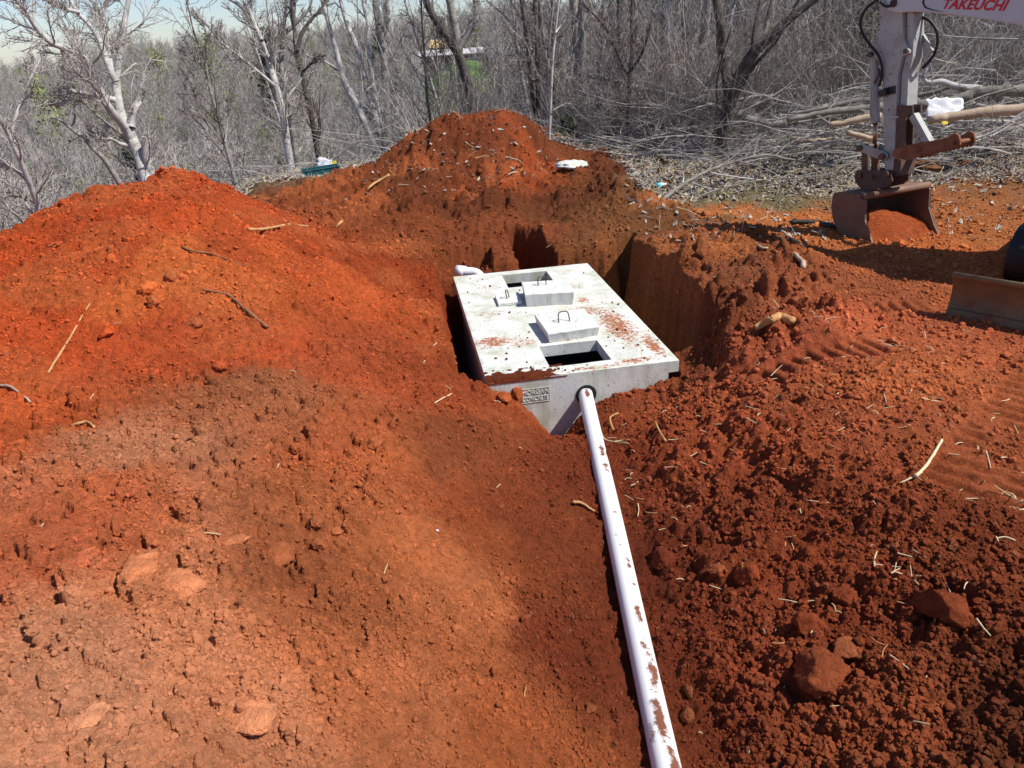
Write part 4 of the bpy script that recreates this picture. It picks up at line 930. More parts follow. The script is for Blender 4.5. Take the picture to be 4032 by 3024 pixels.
manual('slender_tree', 'dark slim clump tree close behind the white-barked stem', 13.4, [
 (Z6((255,900),(262,700),(270,500),(275,300),(300,60),(310,-80)), .045, .02, .2), (Z6((240,860),(250,650),(285,430),(330,250)), .03, .012, .2)], M['bark'], M['twig_dark'], SP_FEW, 20)
manual('forked_dark_tree', 'dark straight tree with crossing branches in front of the fallen pale trunk', 12.8, [
 (Z6((810,1000),(808,800),(815,560),(830,350),(830,120),(835,-60)), .055, .03, .3), (Z6((815,520),(760,430),(700,280),(640,170),(520,40)), .035, .012, .2), (Z6((820,480),(900,350),(950,180),(985,80)), .035, .014, -.2)], M['bark_dark'], M['twig_dark'], SP_FEW, 21)
manual('mottled_tree', 'grey mottled trunk right behind the dark straight tree with crossing branches', 13.8, [
 (Z6((920,960),(945,740),(960,520),(885,420),(862,260),(855,60),(850,-60)), .055, .03, .3), (Z6((960,520),(1010,420),(1040,370)), .03, .012, .3), (Z6((880,960),(900,800),(930,600)), .03, .02, .2)], M['bark'], M['twig_dark'], SP_FEW, 22)
manual('pale_trunk_tree', 'pale leaning stem meeting the fallen trunk, left of the forked brown tree', 14.2, [
 (Z6((1195,720),(1160,600),(1130,510),(1098,380),(1072,250),(1065,100),(1085,-40)), .05, .03, .3)], M['bark_pale'], M['twig'], SP_FEW, 23)
manual('forked_brown_tree', 'forked brown tree with a heavy limb leaning right in front of the brush pile', 12., [
 (Z6((1425,1210),(1432,1080),(1440,940),(1460,800),(1495,660),(1550,520),(1610,410),(1680,310),(1760,245),(1860,150),(1960,70),(2080,-20)), .175, .06, -.4),
 (Z6((1490,670),(1475,520),(1440,330),(1415,170),(1400,0),(1395,-90)), .12, .07, .4), (Z6((1640,330),(1655,180),(1690,20),(1700,-60)), .05, .03, .4), (Z6((1720,270),(1750,120),(1770,-30)), .05, .03, .7),
 (Z6((1470,780),(1560,600),(1660,440),(1780,280),(1870,140),(1960,-20)), .045, .022, -.5), (Z6((1450,820),(1400,760),(1395,560),(1440,370),(1500,180)), .03, .012, -.3)], M['bark_dark'], M['twig_dark'], SP_BARE, 24)
manual('slender_tree', 'dark straight trunk between the forked brown tree and the excavator arm', 15., [
 (Z6((2095,680),(2105,480),(2120,250),(2130,-50)), .07, .045, .2), (Z6((2165,690),(2160,420),(2170,200),(2190,-50)), .055, .035, .4)], M['bark_dark'], M['twig_dark'], SP_FEW, 25)
manual('mottled_tree', 'grey lichened trunk leaning left behind the forked brown tree', 13., [
 (Z6((1240,930),(1290,780),(1340,640),(1390,500),(1420,400)), .05, .03, .3)], M['bark'], M['twig'], SP_FEW, 26)

# trees of the wood behind, each its own object, in eight shapes
vars_ = []
for k in range(8):
    rng = np.random.default_rng(100 + k); Hh = rng.uniform(8, 12)
    p, r = wob_path(rng, np.array([0, 0, -.3]), np.array([rng.normal(0, .08), rng.normal(0, .08), 1]), Hh, rng.uniform(.06, .11), .018, 10, .035, .03)
    sp = [(16, .26, .18, 28, 60, .09, .12, 5, .008), (6, .5, .15, 25, 60, .05, .16, 4, .0055), (4, .55, .1, 25, 65, .03, .18, 2, .0045)]
    w = [M['bark'], M['bark_pale'], M['bark_dark'], M['bark']][k % 4]; tw = [M['twig'], M['twig_dark']][k % 2]
    vars_.append((tree_meshes([(p, r)], rng, sp, 1, sides=(7, 4, 3, 3), wood=w, twig=tw, org=np.zeros(3)), k))
words = ['slender bare grey tree', 'pale barked bare tree', 'dark barked bare tree', 'tall bare grey tree']
def wood_trees(n, region, label, group, smin, smax, rng):
    k = 0
    while k < n:
        x, y = region(rng)
        z = gz(x, y) if math.hypot(x, y) < 40 else float(far_height(np.array([x]), np.array([y]))[0])
        (a, b), q = vars_[int(rng.integers(8))]; w_ = ['grey', 'pale', 'dark', 'grey'][q % 4]
        place_tree('bare_tree', a, b, (x, y, z), label.replace('bare', 'bare ' + w_ + '-barked'), group + ', ' + w_ + ' bark', rng.uniform(0, 6.28), rng.uniform(smin, smax)); k += 1
R_ = np.random.default_rng(77)
def reg_right(rng):
    y = 14.5 + 22 * rng.random() ** 1.3; return rng.uniform(.06, .85) * y, y
def reg_mid(rng):
    y = rng.uniform(17, 36); return rng.uniform(-.30, .10) * y, y
wood_trees(95, reg_right, 'slender bare tree in the wood behind the brush pile', 'trees of the wood behind the brush pile', .55, 1.15, R_)
wood_trees(34, reg_mid, 'slender bare tree on the slope behind the far soil pile', 'trees on the slope behind the far soil pile', .5, .85, R_)

# ------------------------------------------------------------------ masses: undergrowth, far wood, litter, crumbs
def gn_scatter(name, pts, rots, scl, idx, sources, tint=None, kind='stuff'):
    """One object whose geometry nodes put one of the source meshes on every point."""
    me = bpy.data.meshes.new(name); n = len(pts); me.vertices.add(n); me.vertices.foreach_set('co', np.asarray(pts, np.float32).ravel())
    a = me.attributes.new('rotv', 'FLOAT_VECTOR', 'POINT'); a.data.foreach_set('vector', np.asarray(rots, np.float32).ravel())
    a = me.attributes.new('scl', 'FLOAT_VECTOR', 'POINT'); s = np.asarray(scl, np.float32); s = np.repeat(s[:, None], 3, 1) if s.ndim == 1 else s; a.data.foreach_set('vector', s.ravel())
    a = me.attributes.new('pick', 'INT', 'POINT'); a.data.foreach_set('value', np.asarray(idx, np.int32))
    if tint is not None:
        a = me.attributes.new('tint', 'FLOAT_COLOR', 'POINT'); c = np.ones((n, 4), np.float32); c[:, :3] = tint; a.data.foreach_set('color', c.ravel())
    o = bpy.data.objects.new(name, me); COL.objects.link(o); tag(o, kind=kind)
    lib = bpy.data.collections.new(name + '_pieces')
    for i, m_ in enumerate(sources): lib.objects.link(bpy.data.objects.new(f'{name}_piece_{i:02d}', m_))
    g = bpy.data.node_groups.new(name, 'GeometryNodeTree')
    g.interface.new_socket('Geometry', in_out='INPUT', socket_type='NodeSocketGeometry'); g.interface.new_socket('Geometry', in_out='OUTPUT', socket_type='NodeSocketGeometry')
    N = g.nodes.new; L = g.links.new
    gi, go = N('NodeGroupInput'), N('NodeGroupOutput'); m2p = N('GeometryNodeMeshToPoints'); iop = N('GeometryNodeInstanceOnPoints'); ci = N('GeometryNodeCollectionInfo')
    ci.inputs['Collection'].default_value = lib; ci.inputs['Separate Children'].default_value = True; ci.inputs['Reset Children'].default_value = True
    def attr(nm, ty):
        q = N('GeometryNodeInputNamedAttribute'); q.data_type = ty; q.inputs['Name'].default_value = nm; return [s for s in q.outputs if s.enabled and s.name == 'Attribute'][0]
    L(gi.outputs[0], m2p.inputs[0]); L(m2p.outputs[0], iop.inputs['Points']); L(ci.outputs[0], iop.inputs['Instance'])
    iop.inputs['Pick Instance'].default_value = True; L(attr('pick', 'INT'), iop.inputs['Instance Index'])
    e2r = N('FunctionNodeEulerToRotation'); L(attr('rotv', 'FLOAT_VECTOR'), e2r.inputs[0]); L(e2r.outputs[0], iop.inputs['Rotation']); L(attr('scl', 'FLOAT_VECTOR'), iop.inputs['Scale'])
    L(iop.outputs[0], go.inputs[0])
    md = o.modifiers.new('scatter', 'NODES'); md.node_group = g
    return o

# undergrowth: many-stemmed shrubs
shrubs = []
for k in range(8):
    rng = np.random.default_rng(300 + k); mb = MB()
    for s in range(9):
        p, r = wob_path(rng, np.array([rng.normal(0, .22), rng.normal(0, .22), -.1]), np.array([rng.normal(0, .35), rng.normal(0, .35), 1]), rng.uniform(1.2, 3.4), rng.uniform(.006, .016), .003, 7, .10, .02)
        paths = [(p, r, 0)]; branch(rng, paths, p, r, 0, [(8, .34, .15, 25, 65, .04, .16, 4, .0032), (4, .5, .1, 25, 65, .02, .2, 3, .0026)])
        for q, qr, l in paths: mb.tube(q, qr, 3, caps=False)
    shrubs.append(mb.mesh('shrub', M['twig'] if k % 3 else M['twig_dark']))
def scatter_region(n, fn, seed):
    rng = np.random.default_rng(seed); P = []
    while len(P) < n:
        x, y, keep = fn(rng)
        if rng.random() < keep: P.append((x, y))
    P = np.array(P); r = np.hypot(P[:, 0], P[:, 1])
    z = np.where(r < 38, ground_height(P[:, 0], P[:, 1], False), far_height(P[:, 0], P[:, 1])); return np.column_stack([P, z]), rng
def edge_y(x): return 12.6 + 2.0 * (x < 1.5) + .5 * math.sin(x * 1.7) if x > -1.5 else 14.8
def fn(rng):
    y = 12.2 + 20 * rng.random() ** 1.5; x = rng.uniform(-.34, .82) * y
    return x, y, (1.0 if y > edge_y(x) else 0) * (1 if x > .10 * y else .30 if x > -.16 * y else .12)
P, rng = scatter_region(1000, fn, 41)
gn_scatter('undergrowth', P, np.column_stack([rng.normal(0, .12, len(P)), rng.normal(0, .12, len(P)), rng.uniform(0, 6.28, len(P))]), rng.uniform(.4, 1.05, len(P)), rng.integers(0, 8, len(P)), shrubs)

# wood on the far side of the valley
fars = []
for k in range(10):
    rng = np.random.default_rng(500 + k); mb = MB(); Hh = rng.uniform(11, 15)
    p, r = wob_path(rng, np.array([0, 0, -.5]), np.array([rng.normal(0, .05), rng.normal(0, .05), 1]), Hh, .17, .03, 8, .03, .02)
    paths = [(p, r, 0)]; branch(rng, paths, p, r, 0, [(20, .30, .22, 25, 55, .10, .10, 4, .035), (6, .5, .15, 25, 60, .06, .14, 3, .024), (3, .6, .1, 25, 60, .05, .15, 2, .018)])
    for q, qr, l in paths: mb.tube(q, qr, 4 if l == 0 else 3, caps=False)
    me = mb.mesh('far_tree', M['bark_pale'] if k in (2, 7) else M['twig_far']); fars.append(me)
def tufts(rng, n, rad, cz, hz, size, m, name, cone=False):
    """leaf-sized faces spread through a crown"""
    mb = MB(); 
    for i in range(n):
        d = rng.normal(0, 1, 3); d /= np.linalg.norm(d); q = rng.random() ** .45
        p = d * q * np.array([rad, rad, hz]); 
        if cone: p[:2] *= np.clip(1.1 - (p[2] + hz) / (2 * hz), .05, 1)
        p[2] += cz
        a, b = rng.normal(0, 1, 3), rng.normal(0, 1, 3); a *= size / np.linalg.norm(a); b *= size / np.linalg.norm(b)
        mb.add([p - a, p + b * .6, p + a, p - b * .6], [(0, 1, 2, 3)])
    return mb
def green_tree(seed, m, n=420, name='budding', pine=False):
    rng = np.random.default_rng(seed); mb = MB(); Hh = rng.uniform(10, 13)
    p, r = wob_path(rng, np.array([0, 0, -.5]), np.array([0, 0, 1.]), Hh, .15, .03, 7, .03, .02); paths = [(p, r, 0)]
    branch(rng, paths, p, r, 0, [(18, .30, .25, 25, 55, .10, .10, 4, .03), (5, .5, .15, 25, 60, .06, .14, 3, .02)])
    for q, qr, l in paths: mb.tube(q, qr, 3, caps=False)
    tk_ = mb.mesh('trunk', M['bark'] if not pine else M['bark_dark'])
    fb = MB()
    ends = [q for q, qr, l in paths if l >= 1]
    for i in range(n):
        q = ends[int(rng.integers(len(ends)))]; c = q[int(rng.integers(1, len(q)))] + rng.normal(0, .28 if not pine else .4, 3)
        a, b = rng.normal(0, 1, 3), rng.normal(0, 1, 3); s = rng.uniform(.08, .2) * (1.3 if pine else 1); a *= s / np.linalg.norm(a); b *= s / np.linalg.norm(b)
        fb.add([c - a, c + b * .7, c + a, c - b * .7], [(0, 1, 2, 3)])
    return tk_, fb.mesh('crown', m)
gt = [green_tree(900 + k, M['bud'], 900) for k in range(3)]; pt = [green_tree(950 + k, M['needle'], 2600, pine=True) for k in range(2)]
def fn(rng):
    r = 48 + 400 * rng.random() ** 1.25; a = math.radians(rng.uniform(-42, 45)); return r * math.sin(a), r * math.cos(a), 1.0
P, rng = scatter_region(9500, fn, 43)
hx, hy = 152 * math.sin(math.radians(-2.7)), 152 * math.cos(math.radians(-2.7))
ph = np.degrees(np.arctan2(P[:, 0], P[:, 1])); rr_ = np.hypot(P[:, 0], P[:, 1])
P = P[~((np.abs(ph + 2.6) < 2.6) & (rr_ > 100) & (rr_ < 168))]
gn_scatter('far_woods', P, np.column_stack([np.zeros(len(P)), np.zeros(len(P)), rng.uniform(0, 6.28, len(P))]), rng.uniform(.7, 1.15, len(P)), rng.integers(0, 10, len(P)), fars)
def fn(rng):
    r = 60 + 380 * rng.random() ** 1.1; a = math.radians(rng.uniform(-40, 30)); return r * math.sin(a), r * math.cos(a), 1.0
P, rng = scatter_region(800, fn, 47)
both = []
for a, b in gt + pt[:1]:
    both.append((a, b))
srcs = []
for i, (a, b) in enumerate(both):
    bmj = bmesh_join = None
    me = bpy.data.meshes.new('budding_far'); va = np.empty(len(a.vertices) * 3); a.vertices.foreach_get('co', va); vb_ = np.empty(len(b.vertices) * 3); b.vertices.foreach_get('co', vb_)
    va, vb_ = va.reshape(-1, 3), vb_.reshape(-1, 3); fa = [list(p.vertices) for p in a.polygons]; fb_ = [[q + len(va) for q in p.vertices] for p in b.polygons]
    me.from_pydata(np.vstack([va, vb_]).tolist(), [], fa + fb_); me.materials.append(a.materials[0]); me.materials.append(b.materials[0])
    me.polygons.foreach_set('material_index', np.array([0] * len(fa) + [1] * len(fb_), np.int32)); srcs.append(me)
ii = rng.choice(4, len(P), p=[.31, .3, .3, .09])
ph = np.degrees(np.arctan2(P[:, 0], P[:, 1])); rr_ = np.hypot(P[:, 0], P[:, 1]); ok_ = ~((np.abs(ph + 2.6) < 2.6) & (rr_ > 100) & (rr_ < 168)); P, ii = P[ok_], ii[ok_]
gn_scatter('budding_woods', P, np.column_stack([np.zeros(len(P)), np.zeros(len(P)), rng.uniform(0, 6.28, len(P))]), rng.uniform(.6, 1.15, len(P)), ii, srcs)

# single trees that stand out on the far skyline
def far_single(name, px, r_, top_py, meshes, label, wide=1.):
    d = ray(px, 300); a = math.atan2(d[0], d[1]); x, y = r_ * math.sin(a), r_ * math.cos(a)
    z = float(far_height(np.array([x]), np.array([y]))[0]); zt = at_y(px, top_py, y)[2]
    s = max((zt - z) / 12.5, .3); t = place_tree(name, meshes[0], meshes[1], (x, y, z), label); t.scale = (s * wide, s * wide, s); return t
far_single('budding_tree', 640, 235, 112, gt[0], 'pale green budding tree standing up from the far skyline', 1.0)
far_single('budding_tree', 830, 215, 140, gt[1], 'low yellow-green budding tree on the skyline right of the pale green one', 1.1)
far_single('budding_tree', 170, 160, 205, gt[2], 'yellow-green budding tree low at the left end of the far ridge', 1.0)
far_single('pine_tree', 1075, 180, 95, pt[0], 'dark pine on the skyline left of the other pines', .9)
far_single('pine_tree', 1760, 140, 70, pt[1], 'tall dark pine behind the distant house', 1.2)
far_single('pine_tree', 1500, 210, 105, pt[0], 'small dark pine on the skyline between the two larger pines', .9)

# ------------------------------------------------------------------ the distant house and its lawn
hz = float(far_height(np.array([hx]), np.array([hy]))[0])
hc = at_y(1775, 238, 150.); print('HOUSE', hz, hc)
gxl = np.linspace(-12, 12, 30); gyl = np.linspace(-48, 6, 40); GXl, GYl = np.meshgrid(hc[0] + gxl, hc[1] + gyl)
lawn = grid_mesh('field', GXl, GYl, far_height(GXl.ravel(), GYl.ravel()).reshape(GXl.shape) + .12, M['lawn']); tag(lawn, kind='structure')
house = root('farmhouse', hc, 'long low red-brick house with a pale metal roof far beyond the woods', 'house')
gzh = float(far_height(np.array([hc[0] + 4]), np.array([hc[1]]))[0]) - 1 - hc[2]
def HP(v): return np.asarray(v, float).reshape(-1, 3) + hc
MB().box((-5.5, -3, gzh), (14.5, 3, 1.15), HP).build('wall', M['brick'], house)
MB().prism([(-3.5, 1.1), (0, 2.0), (3.5, 1.1), (3.5, 1.0), (-3.5, 1.0)], -6, 15, lambda v: HP(np.stack([v[:, 2], v[:, 0], v[:, 1]], 1))).build('roof', M['roof'], house)
for k in range(6): MB().box((-4.5 + k * 3.2, -3.04, -.2), (-3.5 + k * 3.2, -3.0, .9), HP).build('window', M['glass'], house)
hc2 = at_y(1755, 190, 185.); h2 = root('barn', hc2, 'small tan roofed building behind the long red-brick house', 'house')
def HP2(v): return np.asarray(v, float).reshape(-1, 3) + hc2
MB().box((-3, -3, -6), (4.5, 3, .3), HP2).build('wall', M['brick'], h2)
MB().prism([(-3.4, .2), (0, 1.9), (3.4, .2)], -3.5, 5, lambda v: HP2(np.stack([v[:, 2], v[:, 0], v[:, 1]], 1))).build('roof', M['tan_wall'], h2)
# ------------------------------------------------------------------ brush, logs and litter
def on_soil(px, py, z=.28, n=3):
    """The point of the soil seen at a pixel."""
    for _ in range(6):
        p = at_z(px, py, z); z = .5 * z + .5 * gz(p[0], p[1])
    return at_z(px, py, z)

def stick(name, label, cat, pts, r0, r1, m, z=None, y=None, n=8, lift=0., twigs=0, seed=0, k=4, group=None, clip=False):
    """A root, stick or log following pixels, lying on the soil (z None), at a height z, or at a depth y."""
    if y is not None:
        ys = y if isinstance(y, (list, tuple)) else [y] * len(pts); p = np.array([at_y(a, b, d) for (a, b), d in zip(pts, ys)])
    elif z is not None: p = np.array([at_z(a, b, z) for a, b in pts])
    else: p = np.array([on_soil(a, b) + np.array([0, 0, max(r0, r1) * .6 + lift]) for a, b in pts])
    p = smooth_path(p, k); rad = np.linspace(r0, r1, len(p)); rg = np.random.default_rng(seed + 1)
    p = p + rg.normal(0, r0 * .12, p.shape); rad = rad * rg.uniform(.88, 1.12, len(p))
    mb = MB().tube(p, rad, n)
    o = mb.build(name, m, None, smooth=True); tag(o, label, cat, group)
    if twigs:
        tb = MB(); paths = []; branch(rg, paths, p, rad, 0, [(twigs, .35, .2, 20, 55, .02, .16, 5, .004), (4, .5, .2, 25, 60, .02, .2, 4, .003)])
        for q, qr, l in paths: tb.tube(q, qr, 4, caps=False)
        tb.build('twigs', M['twig'], o)
    return o
def Z2(*q): return [(3100 + a * .4219, b * .4219) for a, b in q]
def Z3(*q): return [(3100 + a * .482, 600 + b * .482) for a, b in q]
def ZZ(x0, y0, s, *q): return [(x0 + a * s, y0 + b * s) for a, b in q]

stick('log', 'thick dark grey log lying along the top of the brush pile right of the arm', 'log', Z2((1160,965),(1300,975),(1450,958),(1600,930),(1720,880),(1840,850),(2000,850),(2209,850),(2400,850)), .055, .075, M['log'], y=10.4, twigs=4, seed=1)
stick('log', 'slimmer grey forked trunk above the thick log right of the arm', 'log', Z2((1110,890),(1250,880),(1400,850),(1520,800),(1640,820),(1800,840)), .032, .05, M['log'], y=10.7, twigs=3, seed=2)
stick('fallen_branch', 'long pale branch arching down onto the logs right of the arm', 'branch', Z2((1170,300),(1300,400),(1340,560),(1270,700),(1310,770),(1430,760),(1560,800),(1800,830)), .012, .045, M['bark_pale'], y=10.6, seed=3, twigs=4)
stick('log', 'brown split log under the white plastic sheet', 'log', Z2((1330,1120),(1500,1090),(1700,1060),(1900,1040),(2209,1010),(2400,1000)), .055, .07, M['split'], y=9.9, seed=4)
stick('log', 'pale grey log lying left of the excavator arm in the brush pile', 'log', Z2((0,1125),(200,1080),(400,1045),(650,1020),(900,1000)), .035, .05, M['log'], y=10.5, seed=5, twigs=4)
stick('log', 'upper grey log left of the arm, above the pale grey log', 'log', Z2((0,1065),(200,1035),(420,990),(600,945),(800,930)), .025, .04, M['log'], y=10.9, seed=6, twigs=4)
stick('log', 'weathered split log low in the brush left of the arm', 'log', Z2((380,1160),(520,1150),(680,1110),(860,1080)), .03, .05, M['split'], y=10.1, seed=7)
stick('log', 'short weathered board-like log on the ground left of the arm', 'log', Z2((560,1235),(680,1270),(820,1310)), .03, .035, M['split'], y=9.6, seed=8)
stick('log', 'pale horizontal log behind the trunk of the forked brown tree', 'log', Z6((1900,940),(2000,950),(2100,955),(2200,950)), .06, .07, M['split'], y=11.2, seed=9)
stick('fallen_log', 'long pale fallen trunk slanting down behind the forked brown tree into the brush', 'log', Z6((540,510),(700,540),(880,590),(1060,630),(1200,680),(1380,715),(1540,775),(1700,820),(1880,835)), .03, .07, M['bark'], y=[13.2,13.2,13.1,13.,12.8,12.6,12.4,12.2,12.], seed=10, twigs=5)
stick('fallen_log', 'grey fallen trunk rising to the right at the top of the brush pile', 'log', Z6((1720,840),(1900,820),(2020,790),(2130,750),(2260,735)), .05, .035, M['log'], y=11.6, seed=11, twigs=5)
stick('fallen_branch', 'long bare branch reaching from the pit edge up towards the forked brown tree', 'branch', Z6((765,1525),(900,1430),(1030,1340),(1150,1250),(1250,1190),(1340,1145),(1480,1095),(1650,1050),(1760,1042),(1900,1070),(2060,1100),(2190,1110)), .030, .010, M['log'], y=[8.6,8.9,9.2,9.5,9.7,9.85,10.,10.1,10.15,10.2,10.2,10.2], seed=12, twigs=4)
stick('fallen_branch', 'thinner branch forking right from the long bare branch over the litter', 'branch', Z6((1030,1345),(1110,1360),(1220,1358),(1320,1300),(1450,1260),(1600,1225),(1750,1200),(1950,1190),(2200,1165)), .017, .007, M['log'], y=[9.2,9.25,9.3,9.45,9.6,9.7,9.8,9.9,10.], seed=13, twigs=3)
stick('fallen_branch', 'pale pole slanting across the brush behind the forked tree foot', 'branch', Z6((1320,1150),(1480,1180),(1640,1200),(1760,1210)), .012, .008, M['bark_pale'], y=9.9, seed=14)
stick('fallen_branch', 'long thin pale branch sweeping up to the right edge over the leaf litter', 'branch', Z2((1330,1440),(1520,1360),(1700,1310),(1900,1240),(2050,1150),(2209,1040),(2300,980)), .012, .008, M['bark_pale'], y=9.3, seed=15, twigs=3)
stick('stick', 'pale stick lying in the litter left of the bucket hitch', 'stick', Z2((250,1490),(370,1530),(480,1580),(560,1640),(610,1660)), .014, .018, M['bark_pale'], seed=16)
stick('root', 'long orange-brown root standing on the left skirt of the far soil pile', 'root', Z5((925,1310),(945,1260),(1010,1215),(1080,1178)), .014, .022, M['root'], seed=17)
stick('root', 'brown root lying along the left foot of the far soil pile', 'root', Z5((720,1530),(760,1490),(840,1440),(930,1390)), .016, .012, M['root'], seed=18)
stick('root', 'curled pale root on the shaded face of the far soil pile', 'root', Z5((1880,1070),(1950,1090),(1975,1130),(1960,1160),(1900,1170),(1870,1185)), .010, .012, M['split'], seed=19, lift=.02)
stick('root', 'long brown root lying across the right flank of the soil mound', 'root', Z5((140,1565),(240,1565),(330,1545),(420,1530),(540,1540)), .014, .012, M['root'], seed=20, lift=.03)
stick('root', 'thin dark root snaking over the crown of the soil mound', 'root', ZZ(0, 650, .867, (830,380),(880,400),(960,410),(1040,440),(1130,475)), .008, .004, M['root_dark'], seed=21, lift=.01)
stick('root', 'thin brown root curving down the right side of the soil mound', 'root', ZZ(0, 650, .867, (920,575),(980,585),(1040,600),(1100,650),(1160,700),(1215,745)), .006, .011, M['root_dark'], seed=22, lift=.01)
stick('root', 'long straight thin root running down the face of the soil mound', 'root', ZZ(0, 650, .867, (410,635),(370,700),(320,790),(270,870),(220,950)), .005, .007, M['root'], seed=23, lift=.005)
stick('root', 'short dark root bent down the face of the soil mound', 'root', ZZ(0, 650, .867, (440,315),(465,320),(470,345),(495,370)), .008, .005, M['root_dark'], seed=24, lift=.01)
stick('stick', 'dark stick lying along the ridge of the soil mound below the gnarled tree', 'stick', ZZ(0, 650, .867, (575,140),(620,130),(695,112)), .022, .018, M['root_dark'], seed=25, lift=.02)
stick('root', 'forked orange root poking out of the very top of the soil mound', 'root', ZZ(0, 650, .867, (875,50),(910,65),(945,78)), .010, .008, M['root'], seed=26, lift=.06)
stick('stick', 'pale stick sloping down the right shoulder of the soil mound', 'stick', ZZ(0, 650, .867, (1080,140),(1045,180),(1005,215)), .005, .009, M['root'], seed=27, lift=.02)
stick('root', 'thick orange root curving over the pit edge right of the tank', 'root', ZZ(2400, 900, .63, (905,655),(960,625),(1010,600),(1060,582),(1105,600),(1130,612)), .026, .036, M['root'], seed=28, lift=.02)
stick('root', 'pale bent root lying on the berm between pit and bucket', 'root', ZZ(2400, 900, .63, (1090,160),(1150,175),(1180,200),(1205,230),(1210,265)), .018, .024, M['split'], seed=29, lift=.01)
stick('stick', 'short pale forked stick left of the bent root on the berm', 'stick', ZZ(2400, 900, .63, (915,105),(945,130),(990,132)), .014, .010, M['split'], seed=30, lift=.01)
stick('stick', 'bark-covered stick running from the pit berm towards the bucket', 'stick', ZZ(2700, 750, .63, (590,255),(640,295),(690,330),(750,365)), .013, .014, M['split'], seed=31, lift=.01)
stick('black_branch', 'black wet branch lying on the ground left of the bucket', 'branch', ZZ(2700, 750, .63, (648,218),(740,212),(830,218),(890,238),(960,250)), .026, .032, M['char'], seed=32, lift=.01)
stick('stick', 'long pale straw-coloured stalk standing in the rough soil at the right', 'stick', ZZ(2900, 1100, .5118, (1570,1280),(1530,1350),(1480,1430),(1430,1500),(1370,1560)), .007, .009, M['straw'], seed=33, lift=.03)
stick('stick', 'thin side stalk crossing the long pale stalk at the right', 'stick', ZZ(2900, 1100, .5118, (1420,1510),(1340,1550),(1250,1590)), .006, .003, M['straw'], seed=34, lift=.015)
stick('root', 'small reddish stick leaning in the soil right of the pipe', 'stick', ZZ(2000, 1400, .63, (920,432),(945,490),(985,553)), .007, .007, M['root'], seed=35, lift=.02)
stick('root', 'frayed orange root lying right of the pipe below the tank', 'root', ZZ(2000, 1400, .63, (690,370),(640,395),(645,440),(660,475)), .006, .008, M['root'], seed=36, lift=.01)
stick('stick', 'thin bent straw touching the right side of the pipe', 'stick', ZZ(2000, 1400, .63, (580,480),(605,530),(680,550),(745,557),(790,610)), .004, .003, M['straw'], seed=37, lift=.01)
stick('stick', 'pale stalk on the slope left of the maker panel of the tank', 'stick', ZZ(1700, 950, .4973, (25,1295),(90,1255),(160,1220)), .005, .004, M['straw'], seed=38, lift=.01)
stick('root', 'orange root fragment beside the middle of the pipe', 'root', ZZ(1400, 1800, .4973, (1720,370),(1790,380),(1850,420),(1895,445)), .010, .005, M['root'], seed=39, lift=.01)
stick('root', 'small grey root arching over the pale crust at the far left', 'root', ZZ(0, 1500, .4973, (0,55),(80,60),(150,105),(250,185)), .008, .005, M['split'], seed=40, lift=.01)
stick('root', 'knotted root over a hollow at the lower edge of the orange soil', 'root', ZZ(0, 1500, .4973, (570,380),(640,360),(700,350),(760,395)), .007, .006, M['root'], seed=41, lift=.015)
stick('root', 'bundle of fine roots hanging from the pit wall behind the tank', 'root', ZZ(1700, 950, .4973, (905,70),(960,35),(1010,20)), .008, .005, M['root_dark'], seed=42, lift=.02)

